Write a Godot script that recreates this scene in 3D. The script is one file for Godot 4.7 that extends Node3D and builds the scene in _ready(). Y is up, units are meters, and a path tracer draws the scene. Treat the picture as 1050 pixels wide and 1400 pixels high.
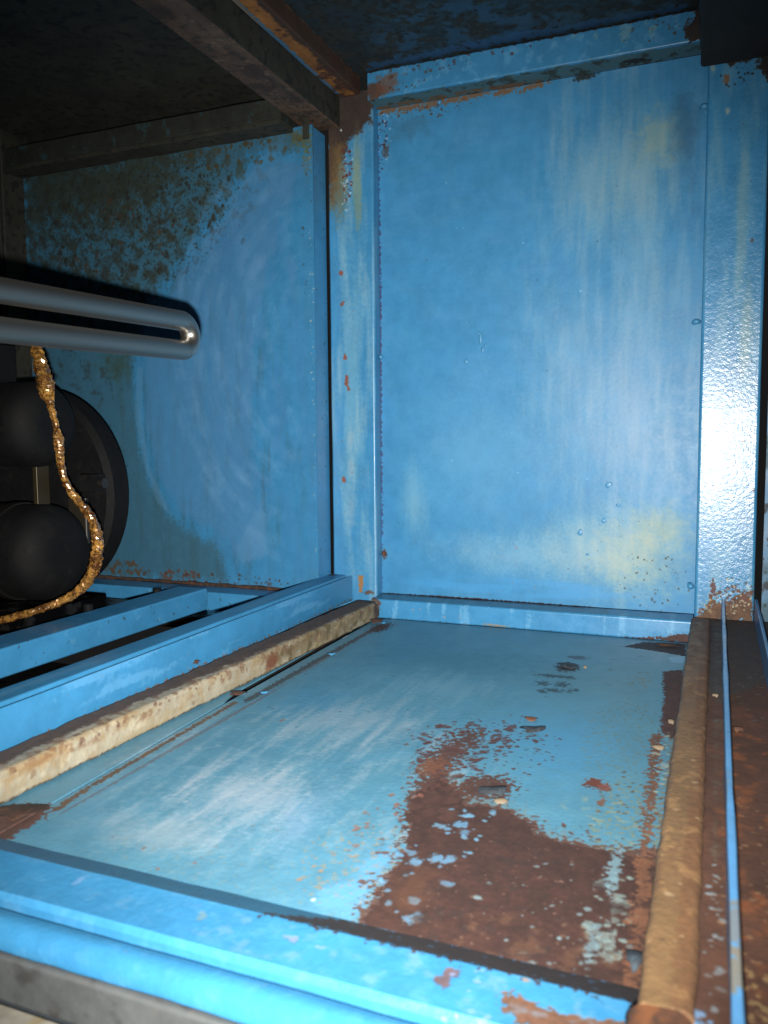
extends Node3D
# Inside of a blue painted steel equipment cabinet, lit by the flash of the phone that took the picture.
# World axes: x to the right along the back wall, y up, z out of the cabinet. Metres.

var noise := {}
var tints := {}
var rng := RandomNumberGenerator.new()
var cabinet: Node3D

# ------------------------------------------------------------------ colours (sRGB)
const S := 2.0  # the coordinates below are halves of metres
const BLUE := Color(0.20, 0.455, 0.62)
const RUST := Color(0.265, 0.165, 0.115)
const RUST_ORANGE := Color(0.43, 0.255, 0.125)
const RUST_DARK := Color(0.17, 0.115, 0.09)
const FILM := Color(0.56, 0.68, 0.74)
const CREAM := Color(0.54, 0.515, 0.45)
const GRIME := Color(0.125, 0.13, 0.10)


# ------------------------------------------------------------------ a flat map of one surface, drawn in metres
class Canvas:
	var w: int
	var h: int
	var x0: float
	var y1: float
	var s: float
	var c: PackedFloat32Array
	var ro: PackedFloat32Array
	var he: PackedFloat32Array
	var nz: Dictionary
	var off := 0

	func _init(ax: float, ay: float, bx: float, by: float, scale: float, n: Dictionary) -> void:
		x0 = ax
		y1 = by
		s = scale
		w = int(ceil((bx - ax) * s))
		h = int(ceil((by - ay) * s))
		nz = n
		c.resize(w * h * 3)
		ro.resize(w * h)
		he.resize(w * h)

	# base coat: a colour with mottling at three sizes and the texture of sprayed paint
	func base(col: Color, rough: float, mott := 0.05, peel := 0.25) -> void:
		var big: PackedFloat32Array = nz.big
		var mid: PackedFloat32Array = nz.mid
		var fine: PackedFloat32Array = nz.fine
		var grit: PackedFloat32Array = nz.grit
		for y in h:
			var row := (y & 511) * 512
			for x in w:
				var k := row + (x & 511)
				var i := y * w + x
				var g := grit[k]
				var v := 1.0 + mott * (big[k] * 0.9 + mid[k] * 0.6 + fine[k] * 0.35 + g * 0.25)
				c[i * 3] = col.r * v
				c[i * 3 + 1] = col.g * v
				c[i * 3 + 2] = col.b * v
				ro[i] = rough + 0.06 * mid[k] + 0.03 * fine[k]
				he[i] = 0.5 + peel * (0.3 * fine[k] + 0.18 * g)

	func put(i: int, m: float, col: Color, rough: float, dh: float) -> void:
		var k := i * 3
		c[k] += (col.r - c[k]) * m
		c[k + 1] += (col.g - c[k + 1]) * m
		c[k + 2] += (col.b - c[k + 2]) * m
		if rough >= 0.0:
			ro[i] += (rough - ro[i]) * m
		he[i] += dh * m

	# a patch of matter with a noisy outline
	func blob(cx: float, cy: float, rx: float, ry: float, ang: float, soft: float, namp: float, nk: String, col: Color, al: float, rough := -1.0, dh := 0.0) -> void:
		var a: PackedFloat32Array = nz[nk]
		var b: PackedFloat32Array = nz.fine
		var g: PackedFloat32Array = nz.grit
		off += 97
		var reach := maxf(rx, ry) * (1.0 + namp)
		var px := (cx - x0) * s
		var py := (y1 - cy) * s
		var xa := maxi(0, int(px - reach * s))
		var xb := mini(w - 1, int(px + reach * s) + 1)
		var ya := maxi(0, int(py - reach * s))
		var yb := mini(h - 1, int(py + reach * s) + 1)
		var co := cos(deg_to_rad(ang))
		var si := sin(deg_to_rad(ang))
		for y in range(ya, yb + 1):
			var row := ((y + off) & 511) * 512
			for x in range(xa, xb + 1):
				var dx := (x - px) / s
				var dy := (py - y) / s
				var u := (dx * co + dy * si) / rx
				var v := (dy * co - dx * si) / ry
				var d := 1.0 - sqrt(u * u + v * v)
				if d < -namp:
					continue
				var k := row + ((x + off * 3) & 511)
				var m := (d + namp * (0.55 * a[k] + 0.3 * b[k] + 0.15 * g[k])) / soft
				if m <= 0.0:
					continue
				m = minf(m, 1.0)
				m = m * m * (3.0 - 2.0 * m) * al
				put(y * w + x, m, col, rough, dh)

	# a region given by its outline; the edge is displaced by noise of namp metres
	func poly(pts: PackedVector2Array, soft: float, namp: float, nk: String, col: Color, al: float, rough := -1.0, dh := 0.0, vary := 0.0) -> void:
		var a: PackedFloat32Array = nz[nk]
		var b: PackedFloat32Array = nz.fine
		var g: PackedFloat32Array = nz.grit
		var mi: PackedFloat32Array = nz.mid
		off += 97
		var lo := pts[0]
		var hi := pts[0]
		for p in pts:
			lo = lo.min(p)
			hi = hi.max(p)
		lo -= Vector2(namp, namp)
		hi += Vector2(namp, namp)
		var step := maxf((hi.x - lo.x), (hi.y - lo.y)) / 110.0
		var gw := int((hi.x - lo.x) / step) + 2
		var gh := int((hi.y - lo.y) / step) + 2
		var f := PackedFloat32Array()
		f.resize(gw * gh)
		for j in gh:
			for i in gw:
				var q := lo + Vector2(i, j) * step
				var best := 1e9
				var inside := false
				var p0 := pts[pts.size() - 1]
				for p1 in pts:
					var e := p1 - p0
					var t := clampf((q - p0).dot(e) / maxf(e.length_squared(), 1e-12), 0.0, 1.0)
					best = minf(best, (q - p0 - e * t).length_squared())
					if (p0.y > q.y) != (p1.y > q.y) and q.x < (p1.x - p0.x) * (q.y - p0.y) / (p1.y - p0.y) + p0.x:
						inside = not inside
					p0 = p1
				f[j * gw + i] = sqrt(best) * (1.0 if inside else -1.0)
		var xa := maxi(0, int((lo.x - x0) * s))
		var xb := mini(w - 1, int((hi.x - x0) * s))
		var ya := maxi(0, int((y1 - hi.y) * s))
		var yb := mini(h - 1, int((y1 - lo.y) * s))
		for y in range(ya, yb + 1):
			var row := ((y + off) & 511) * 512
			var gy := ((y1 - y / s) - lo.y) / step
			var j := clampi(int(gy), 0, gh - 2)
			var fy := clampf(gy - j, 0.0, 1.0)
			for x in range(xa, xb + 1):
				var gx := (x0 + x / s - lo.x) / step
				var i := clampi(int(gx), 0, gw - 2)
				var fx := clampf(gx - i, 0.0, 1.0)
				var q := j * gw + i
				var d := lerpf(lerpf(f[q], f[q + 1], fx), lerpf(f[q + gw], f[q + gw + 1], fx), fy)
				if d < -namp:
					continue
				var k := row + ((x + off * 3) & 511)
				var m := (d + namp * (0.5 * a[k] + 0.35 * b[k] + 0.15 * g[k])) / soft
				if m <= 0.0:
					continue
				m = minf(m, 1.0)
				m = m * m * (3.0 - 2.0 * m) * al
				if vary > 0.0:
					var v := 1.0 + vary * (0.5 * mi[k] + 0.4 * b[k] + 0.35 * g[k])
					put(y * w + x, m, Color(col.r * v, col.g * v, col.b * v), rough, dh)
				else:
					put(y * w + x, m, col, rough, dh)

	# noise patches over an ellipse (whole map when rx is 0)
	func mottle(cx: float, cy: float, rx: float, ry: float, nk: String, thr: float, soft: float, col: Color, al: float, rough := -1.0, dh := 0.0) -> void:
		var a: PackedFloat32Array = nz[nk]
		var b: PackedFloat32Array = nz.fine
		off += 97
		var xa := 0
		var xb := w - 1
		var ya := 0
		var yb := h - 1
		var px := (cx - x0) * s
		var py := (y1 - cy) * s
		if rx > 0.0:
			xa = maxi(0, int(px - rx * s))
			xb = mini(w - 1, int(px + rx * s))
			ya = maxi(0, int(py - ry * s))
			yb = mini(h - 1, int(py + ry * s))
		for y in range(ya, yb + 1):
			var row := ((y + off) & 511) * 512
			for x in range(xa, xb + 1):
				var k := row + ((x + off * 3) & 511)
				var m := (a[k] + 0.25 * b[k] - thr) / soft
				if m <= 0.0:
					continue
				m = minf(m, 1.0)
				m = m * m * (3.0 - 2.0 * m) * al
				if rx > 0.0:
					var u := (x - px) / (rx * s)
					var v := (y - py) / (ry * s)
					var e := 1.0 - u * u - v * v
					if e <= 0.0:
						continue
					m *= minf(1.0, e * 2.5)
				put(y * w + x, m, col, rough, dh)

	# marks of a wiping cloth: rings round a point, broken up along the stroke
	func swirl(cx: float, cy: float, ax: float, ay: float, r0: float, r1: float, t0: float, t1: float, freq: float, col: Color, al: float) -> void:
		var a: PackedFloat32Array = nz.fine
		var b: PackedFloat32Array = nz.mid
		var px := (cx - x0) * s
		var py := (y1 - cy) * s
		for y in range(maxi(0, int(py - r1 * ay * s)), mini(h - 1, int(py + r1 * ay * s)) + 1):
			for x in range(maxi(0, int(px - r1 * ax * s)), mini(w - 1, int(px + r1 * ax * s)) + 1):
				var u := (x - px) / (s * ax)
				var v := (py - y) / (s * ay)
				var r := sqrt(u * u + v * v)
				if r < r0 or r > r1:
					continue
				var t := rad_to_deg(atan2(v, u))
				if t < 0.0:
					t += 360.0
				if t < t0 or t > t1:
					continue
				var k := (int(r * freq) & 511) * 512 + (int(t * 0.5) & 511)
				var m := clampf(0.15 + 0.9 * a[k] + 0.25 * b[(y & 511) * 512 + (x & 511)], 0.0, 1.0) * al
				var e := minf(minf(1.0, (r - r0) / (0.12 * r1)), minf((r1 - r) / (0.03 * r1), minf(t - t0, t1 - t) / 14.0))
				put(y * w + x, m * clampf(e, 0.0, 1.0), col, -1.0, 0.0)

	# small separate spots
	func spots(cx: float, cy: float, rx: float, ry: float, n: int, ra: float, rb: float, col: Color, al: float, seed: int, rough := -1.0, dh := 0.0) -> void:
		var r := RandomNumberGenerator.new()
		r.seed = seed
		for i in n:
			var t := r.randf() * TAU
			var q := sqrt(r.randf())
			var rad := lerpf(ra, rb, pow(r.randf(), 2.2))
			blob(cx + cos(t) * q * rx, cy + sin(t) * q * ry, rad * r.randf_range(0.8, 1.7), rad, r.randf() * 180.0, 0.45, 0.55, "fine", col, al * r.randf_range(0.6, 1.0), rough, dh)

	func textures() -> Array:
		var cb := PackedByteArray()
		cb.resize(w * h * 3)
		var rb := PackedByteArray()
		rb.resize(w * h)
		var hb := PackedByteArray()
		hb.resize(w * h)
		for i in w * h * 3:
			cb[i] = int(clampf(c[i], 0.0, 1.0) * 255.0)
		for i in w * h:
			rb[i] = int(clampf(ro[i], 0.04, 1.0) * 255.0)
			hb[i] = int(clampf(he[i], 0.0, 1.0) * 255.0)
		return [
			ImageTexture.create_from_image(Image.create_from_data(w, h, false, Image.FORMAT_RGB8, cb)),
			ImageTexture.create_from_image(Image.create_from_data(w, h, false, Image.FORMAT_L8, rb)),
			ImageTexture.create_from_image(Image.create_from_data(w, h, false, Image.FORMAT_L8, hb))]


func make_noise() -> void:
	for d in [["big", 0.009, 4, 11, 1, 1], ["mid", 0.028, 4, 23, 1, 1], ["fine", 0.09, 3, 37, 1, 1], ["grit", 0.33, 1, 41, 1, 1], ["down", 0.03, 3, 53, 1, 8], ["across", 0.03, 3, 61, 8, 1]]:
		var f := FastNoiseLite.new()
		f.noise_type = FastNoiseLite.TYPE_SIMPLEX_SMOOTH
		f.frequency = d[1]
		f.fractal_octaves = d[2]
		f.seed = d[3]
		var im := f.get_seamless_image(512 / int(d[4]), 512 / int(d[5]), false, false, 0.12)
		if d[4] > 1 or d[5] > 1:
			im.resize(512, 512, Image.INTERPOLATE_CUBIC)
		im.convert(Image.FORMAT_L8)
		var by := im.get_data()
		var a := PackedFloat32Array()
		a.resize(512 * 512)
		for i in 512 * 512:
			a[i] = by[i] / 127.5 - 1.0
		noise[d[0]] = a


func finish(cv: Canvas, relief: float, spec := 0.5, tile := Vector3.ZERO) -> StandardMaterial3D:
	var t := cv.textures()
	var m := StandardMaterial3D.new()
	m.albedo_texture = t[0]
	m.roughness = 1.0
	m.roughness_texture = t[1]
	m.roughness_texture_channel = BaseMaterial3D.TEXTURE_CHANNEL_RED
	m.metallic_specular = spec
	m.heightmap_enabled = relief > 0.0
	if relief > 0.0:
		m.heightmap_texture = t[2]
		m.heightmap_scale = relief * S
	if tile != Vector3.ZERO:
		m.uv1_triplanar = true
		m.uv1_world_triplanar = true
		m.uv1_scale = tile / S
	return m


# a repeating map for small and dark members
func tiled(col: Color, rough: float, mott: float, patches: Array, relief := 0.02, scale := 1200.0, spec := 0.5) -> StandardMaterial3D:
	var cv := Canvas.new(0, 0, 512.0 / scale, 512.0 / scale, scale, noise)
	cv.base(col, rough, mott)
	for p in patches:
		cv.mottle(0, 0, 0, 0, p[0], p[1], p[2], p[3], p[4], p[5], p[6])
	var k := scale / 512.0
	return finish(cv, relief, spec, Vector3(k, k, k))


# ------------------------------------------------------------------ meshes
func tri(st: SurfaceTool, p: Array, n: Array, u: Array) -> void:
	var g: Vector3 = (p[1] - p[0]).cross(p[2] - p[0])
	var order := [0, 2, 1] if g.dot(n[0] + n[1] + n[2]) > 0.0 else [0, 1, 2]
	for i in order:
		st.set_normal(n[i])
		st.set_uv(u[i])
		st.add_vertex(p[i])


func quad(st: SurfaceTool, p: Array, n: Array, u: Array) -> void:
	tri(st, [p[0], p[1], p[2]], [n[0], n[1], n[2]], [u[0], u[1], u[2]])
	tri(st, [p[0], p[2], p[3]], [n[0], n[2], n[3]], [u[0], u[2], u[3]])


func begin() -> SurfaceTool:
	var st := SurfaceTool.new()
	st.begin(Mesh.PRIMITIVE_TRIANGLES)
	return st


func part(called: String, st: SurfaceTool, m: Material, parent: Node, label := "") -> MeshInstance3D:
	st.index()
	st.set_material(m)
	var o := MeshInstance3D.new()
	o.name = called
	o.mesh = st.commit()
	parent.add_child(o, true)
	if label:
		o.set_meta("label", label)
	return o


func thing(called: String, label: String, category: String, at: Vector3, group := "") -> Node3D:
	var o := Node3D.new()
	o.name = called
	add_child(o, true)
	o.position = at * S
	o.scale = Vector3.ONE * S
	o.set_meta("label", label)
	o.set_meta("category", category)
	if group:
		o.set_meta("group", group)
	return o


func at3(axis: String, a: float, b: float, t: float) -> Vector3:
	if axis == "x":
		return Vector3(t, b, a)
	if axis == "y":
		return Vector3(a, t, b)
	return Vector3(a, b, t)


# rounded rectangle as [points, normals, perimeter position]; starts low left, runs right along the low side
func rounded(a0: float, b0: float, a1: float, b1: float, r: float, n := 3) -> Array:
	var pts := PackedVector2Array()
	var nor := PackedVector2Array()
	var per := PackedFloat32Array()
	var w := a1 - a0
	var h := b1 - b0
	var corners := [[a0 + r, b0 + r, 180.0, 0.0], [a1 - r, b0 + r, 270.0, w], [a1 - r, b1 - r, 0.0, w + h], [a0 + r, b1 - r, 90.0, 2 * w + h]]
	for k in corners.size():
		var q: Array = corners[k]
		for i in n + 1:
			var d := Vector2.from_angle(deg_to_rad(q[2] + 90.0 * i / n))
			pts.append(Vector2(q[0], q[1]) + d * r)
			nor.append(d)
			per.append(q[3] + r * (2.0 * i / n - 1.0))
	pts.append(pts[0])
	nor.append(nor[0])
	per.append(2 * (w + h) - r)
	return [pts, nor, per]


# a section with sharp corners, points in the order low side, right, top, left
func cornered(p: PackedVector2Array) -> Array:
	var pts := PackedVector2Array()
	var nor := PackedVector2Array()
	var per := PackedFloat32Array()
	var run := 0.0
	for i in p.size():
		var a := p[i]
		var b := p[(i + 1) % p.size()]
		var n := Vector2((b - a).y, -(b - a).x).normalized()
		pts.append_array([a, b])
		nor.append_array([n, n])
		per.append(run)
		run += a.distance_to(b)
		per.append(run)
	return [pts, nor, per]


# a member of constant section; uv: u round the section, v along (both 0 to 1 over per_total and t0..t1); rough = uneven surface in metres
func member(axis: String, sec: Array, t0: float, t1: float, segs: int, per_total: float, wob := 0.0, seed := 1, tex0 := NAN, tex1 := NAN) -> SurfaceTool:
	var st := begin()
	var pts: PackedVector2Array = sec[0]
	var nor: PackedVector2Array = sec[1]
	var per: PackedFloat32Array = sec[2]
	if is_nan(tex0):
		tex0 = t0
		tex1 = t1
	var fn := FastNoiseLite.new()
	fn.seed = seed
	fn.frequency = 1.0
	fn.fractal_octaves = 3
	var mid := Vector2.ZERO
	for p in pts:
		mid += p / pts.size()
	var ring := func(t: float) -> Array:
		var out := []
		for i in pts.size():
			var p := pts[i]
			if wob > 0.0:
				var q := p * 45.0
				p += nor[i] * wob * fn.get_noise_3d(q.x, q.y, t * 45.0) * 1.6
			out.append(at3(axis, p.x, p.y, t))
		return out
	var prev: Array = ring.call(t0)
	for k in segs:
		var ta := lerpf(t0, t1, float(k) / segs)
		var tb := lerpf(t0, t1, float(k + 1) / segs)
		var next: Array = ring.call(tb)
		var va := (tex1 - ta) / (tex1 - tex0)
		var vb := (tex1 - tb) / (tex1 - tex0)
		for i in pts.size() - 1:
			var na := at3(axis, nor[i].x, nor[i].y, 0.0)
			var nb := at3(axis, nor[i + 1].x, nor[i + 1].y, 0.0)
			var ua := per[i] / per_total
			var ub := per[i + 1] / per_total
			quad(st, [prev[i], prev[i + 1], next[i + 1], next[i]], [na, nb, nb, na], [Vector2(ua, va), Vector2(ub, va), Vector2(ub, vb), Vector2(ua, vb)])
		prev = next
	for e in [[t0, -1.0], [t1, 1.0]]:
		var rim: Array = ring.call(e[0])
		var nn := at3(axis, 0, 0, e[1])
		var cc := at3(axis, mid.x, mid.y, e[0])
		var v: float = clampf((tex1 - e[0]) / (tex1 - tex0), 0.01, 0.99)
		for i in pts.size() - 1:
			tri(st, [cc, rim[i], rim[i + 1]], [nn, nn, nn], [Vector2(0.5, v), Vector2(per[i] / per_total, v), Vector2(per[i + 1] / per_total, v)])
	return st


func box(axis: String, a0: float, b0: float, a1: float, b1: float, t0: float, t1: float, r := 0.0015, wob := 0.0, seed := 1, segs := 1) -> SurfaceTool:
	return member(axis, rounded(a0, b0, a1, b1, r), t0, t1, segs, 2.0 * (a1 - a0 + b1 - b0), wob, seed)


# an upright sheet across the view with slight waviness, its texture laid out over its rectangle
func sheet_z(x0: float, y0: float, x1: float, y1: float, z: float, thick: float, warp: float, seed: int, nx := 24, ny := 36) -> SurfaceTool:
	var st := begin()
	var fn := FastNoiseLite.new()
	fn.seed = seed
	fn.frequency = 4.0
	fn.fractal_octaves = 2
	var zs := func(x: float, y: float) -> float: return z + warp * fn.get_noise_2d(x, y)
	var at := func(i: int, j: int) -> Array:
		var x := lerpf(x0, x1, float(i) / nx)
		var y := lerpf(y0, y1, float(j) / ny)
		var e := 0.004
		var n := Vector3(-(zs.call(x + e, y) - zs.call(x - e, y)) / (2 * e), -(zs.call(x, y + e) - zs.call(x, y - e)) / (2 * e), 1.0).normalized()
		return [Vector3(x, y, zs.call(x, y)), n, Vector2(float(i) / nx, 1.0 - float(j) / ny)]
	for j in ny:
		for i in nx:
			var q := [at.call(i, j), at.call(i + 1, j), at.call(i + 1, j + 1), at.call(i, j + 1)]
			quad(st, [q[0][0], q[1][0], q[2][0], q[3][0]], [q[0][1], q[1][1], q[2][1], q[3][1]], [q[0][2], q[1][2], q[2][2], q[3][2]])
	for e in [[x0, y0, x1, y0, Vector3(0, -1, 0), Vector2(0, .999), Vector2(1, .999)], [x0, y1, x1, y1, Vector3(0, 1, 0), Vector2(0, .001), Vector2(1, .001)], [x0, y0, x0, y1, Vector3(-1, 0, 0), Vector2(.001, 1), Vector2(.001, 0)], [x1, y0, x1, y1, Vector3(1, 0, 0), Vector2(.999, 1), Vector2(.999, 0)]]:
		var pa := Vector3(e[0], e[1], z + warp * fn.get_noise_2d(e[0], e[1]))
		var pb := Vector3(e[2], e[3], z + warp * fn.get_noise_2d(e[2], e[3]))
		var d := Vector3(0, 0, -thick)
		quad(st, [pa, pb, pb + d, pa + d], [e[4], e[4], e[4], e[4]], [e[5], e[6], e[6], e[5]])
	return st


# a level sheet with a free outline in x and z; texture over the rectangle tx0,tz0..tx1,tz1
func slab(pts: PackedVector2Array, y0: float, y1: float, rect: Rect2) -> SurfaceTool:
	var st := begin()
	var uv := func(p: Vector2) -> Vector2: return Vector2((p.x - rect.position.x) / rect.size.x, 1.0 - (p.y - rect.position.y) / rect.size.y)
	var idx := Geometry2D.triangulate_polygon(pts)
	var up := Vector3.UP
	for k in range(0, idx.size(), 3):
		var p := [pts[idx[k]], pts[idx[k + 1]], pts[idx[k + 2]]]
		for side in [[y1, up], [y0, -up]]:
			tri(st, [Vector3(p[0].x, side[0], p[0].y), Vector3(p[1].x, side[0], p[1].y), Vector3(p[2].x, side[0], p[2].y)], [side[1], side[1], side[1]], [uv.call(p[0]), uv.call(p[1]), uv.call(p[2])])
	var mid := Vector2.ZERO
	for p in pts:
		mid += p / pts.size()
	for i in pts.size():
		var a := pts[i]
		var b := pts[(i + 1) % pts.size()]
		var o := (b - a).orthogonal().normalized()
		if o.dot((a + b) * 0.5 - mid) < 0.0:
			o = -o
		var n := Vector3(o.x, 0, o.y)
		quad(st, [Vector3(a.x, y1, a.y), Vector3(b.x, y1, b.y), Vector3(b.x, y0, b.y), Vector3(a.x, y0, a.y)], [n, n, n, n], [uv.call(a), uv.call(b), uv.call(b), uv.call(a)])
	return st


# a tube through points with a radius at each; uneven by wob (share of the radius)
func hose(pts: Array, rad: Array, per_seg: int, sides: int, wob: float, seed: int, even := false) -> SurfaceTool:
	var st := begin()
	var cu := Curve3D.new()
	for i in pts.size():
		var a: Vector3 = pts[maxi(i - 1, 0)]
		var b: Vector3 = pts[mini(i + 1, pts.size() - 1)]
		var t := (b - a) / 6.0
		cu.add_point(pts[i], -t, t)
	var fn := FastNoiseLite.new()
	fn.seed = seed
	fn.frequency = 1.0
	fn.fractal_octaves = 3
	var rings := []
	var total := per_seg * (pts.size() - 1)
	var up := Vector3(0.3, 0.2, 0.93).normalized()
	for k in total + 1:
		var f := float(k) / per_seg
		var i := mini(int(f), pts.size() - 2)
		var p := cu.sample(i, f - i)
		var q := cu.sample(i, minf(f - i + 0.02, 1.0)) - cu.sample(i, maxf(f - i - 0.02, 0.0))
		var d := q.normalized()
		var s := d.cross(up).normalized()
		var v := s.cross(d)
		var r: float = lerpf(rad[i], rad[i + 1], smoothstep(0.0, 1.0, f - i))
		var ring := []
		for j in sides:
			var o := s * cos(TAU * j / sides) + v * sin(TAU * j / sides)
			var g := (p + o * r) * 160.0
			ring.append(p + o * r * (1.0 + wob * fn.get_noise_3d(g.x, g.y, g.z) * 1.7))
		rings.append(ring)
	for k in total:
		for j in sides:
			var j2 := (j + 1) % sides
			for t in [[rings[k][j], rings[k][j2], rings[k + 1][j2]], [rings[k][j], rings[k + 1][j2], rings[k + 1][j]]]:
				var mid: Vector3 = (t[0] + t[1] + t[2]) / 3.0
				var c := Vector3.ZERO
				for q in rings[k]:
					c += q / sides
				var n: Vector3 = (t[1] - t[0]).cross(t[2] - t[0]).normalized()
				if n.dot(mid - c) < 0.0:
					n = -n
				var ns := [n, n, n]
				if even:
					var cn := Vector3.ZERO
					for q in rings[k + 1]:
						cn += q / sides
					ns = [(t[0] - c).normalized(), ((t[1] - c) if t[1] == rings[k][j2] else (t[1] - cn)).normalized(), (t[2] - cn).normalized()]
				tri(st, t, ns, [Vector2.ZERO, Vector2.ZERO, Vector2.ZERO])
	for k in [0, total]:
		var c := Vector3.ZERO
		for q in rings[k]:
			c += q / sides
		var n: Vector3 = (rings[k][0] - c).cross(rings[k][1] - c).normalized()
		if n.dot(c - (rings[1][0] if k == 0 else rings[total - 1][0])) < 0.0:
			n = -n
		for j in sides:
			tri(st, [c, rings[k][j], rings[k][(j + 1) % sides]], [n, n, n], [Vector2.ZERO, Vector2.ZERO, Vector2.ZERO])
	return st


# a turned body: section of (distance along, radius) points about an axis
func turned(axis: String, centre: Vector3, prof: Array, sides := 40) -> SurfaceTool:
	var st := begin()
	var ring := func(q: Vector2, j: int) -> Vector3:
		var t := TAU * j / sides
		return centre + at3(axis, q.y * cos(t), q.y * sin(t), q.x)
	for k in prof.size() - 1:
		var a: Vector2 = prof[k]
		var b: Vector2 = prof[k + 1]
		var e := (b - a).normalized()
		var before := e if k == 0 else ((a - prof[k - 1]) as Vector2).normalized()
		var after := e if k == prof.size() - 2 else ((prof[k + 2] - b) as Vector2).normalized()
		var ea := (e + before).normalized() if e.dot(before) > 0.72 else e
		var eb := (e + after).normalized() if e.dot(after) > 0.72 else e
		for j in sides:
			var n := func(q: Vector2, jj: int) -> Vector3:
				var t := TAU * jj / sides
				return at3(axis, q.x * cos(t), q.x * sin(t), -q.y).normalized()
			quad(st, [ring.call(a, j), ring.call(a, j + 1), ring.call(b, j + 1), ring.call(b, j)], [n.call(ea, j), n.call(ea, j + 1), n.call(eb, j + 1), n.call(eb, j)], [Vector2.ZERO, Vector2(.1, 0), Vector2(.1, .1), Vector2(0, .1)])
	return st


# a low drop or bead on a surface facing +z (or +y)
func bead(at: Vector3, rx: float, ry: float, high: float, facing: String, seed: int) -> SurfaceTool:
	var st := begin()
	var r := RandomNumberGenerator.new()
	r.seed = seed
	var ph := r.randf() * TAU
	var rings := 4
	var sides := 12
	var p := func(k: int, j: int) -> Vector3:
		var q := float(k) / rings
		var t := TAU * j / sides
		var w := 1.0 + 0.16 * sin(2.0 * t + ph) + 0.1 * sin(3.0 * t + 2.0 * ph)
		var a := sin(q * PI / 2) * rx * cos(t) * w
		var b := sin(q * PI / 2) * ry * sin(t) * w
		var c := cos(q * PI / 2) * high
		return at + (Vector3(a, b, c) if facing == "z" else Vector3(a, c, b))
	for k in rings:
		for j in sides:
			var v := [p.call(k, j), p.call(k, (j + 1) % sides), p.call(k + 1, (j + 1) % sides), p.call(k + 1, j)]
			var n := []
			for x in v:
				var d: Vector3 = x - at
				var g := Vector3(d.x / (rx * rx), d.y / (ry * ry), d.z / (high * high)) if facing == "z" else Vector3(d.x / (rx * rx), d.y / (high * high), d.z / (ry * ry))
				n.append(g.normalized())
			quad(st, v, n, [Vector2.ZERO, Vector2.ZERO, Vector2.ZERO, Vector2.ZERO])
	return st


# a loose curled chip of rust or paint lying at y = 0 of its node
func chip(rx: float, rz: float, high: float, thick: float, seed: int, lift := 0.0) -> SurfaceTool:
	var st := begin()
	var r := RandomNumberGenerator.new()
	r.seed = seed
	var n := 13
	var rim := []
	for i in n:
		var k := r.randf_range(0.62, 1.12)
		rim.append(Vector2(cos(TAU * i / n) * rx * k, sin(TAU * i / n) * rz * k))
	var top := func(p: Vector2) -> Vector3:
		var q := Vector2(p.x / rx, p.y / rz)
		return Vector3(p.x, thick + high * (1.0 - 0.8 * q.y * q.y - 0.25 * q.x * q.x) + lift * maxf(q.x, 0.0), p.y)
	for i in n:
		var a: Vector2 = rim[i]
		var b: Vector2 = rim[(i + 1) % n]
		for lv in [[0.0, 0.55], [0.55, 1.0]]:
			var v := [top.call(a * lv[0]), top.call(b * lv[0]), top.call(b * lv[1]), top.call(a * lv[1])]
			var nn: Vector3 = (v[2] - v[0]).cross(v[3] - v[1])
			if nn.length() < 1e-12:
				continue
			nn = nn.normalized()
			if nn.y < 0:
				nn = -nn
			quad(st, v, [nn, nn, nn, nn], [Vector2.ZERO, Vector2.ZERO, Vector2.ZERO, Vector2.ZERO])
			var lo := []
			for x in v:
				lo.append(x - Vector3(0, thick, 0))
			quad(st, lo, [-nn, -nn, -nn, -nn], [Vector2.ZERO, Vector2.ZERO, Vector2.ZERO, Vector2.ZERO])
		var pa: Vector3 = top.call(a)
		var pb: Vector3 = top.call(b)
		var out := Vector3(a.x + b.x, 0, a.y + b.y).normalized()
		var d := Vector3(0, thick, 0)
		quad(st, [pa, pb, pb - d, pa - d], [out, out, out, out], [Vector2.ZERO, Vector2.ZERO, Vector2.ZERO, Vector2.ZERO])
	return st


func plain(col: Color, rough: float, spec := 0.5, metal := 0.0) -> StandardMaterial3D:
	var m := StandardMaterial3D.new()
	m.albedo_color = col
	m.roughness = rough
	m.metallic_specular = spec
	m.metallic = metal
	return m


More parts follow.
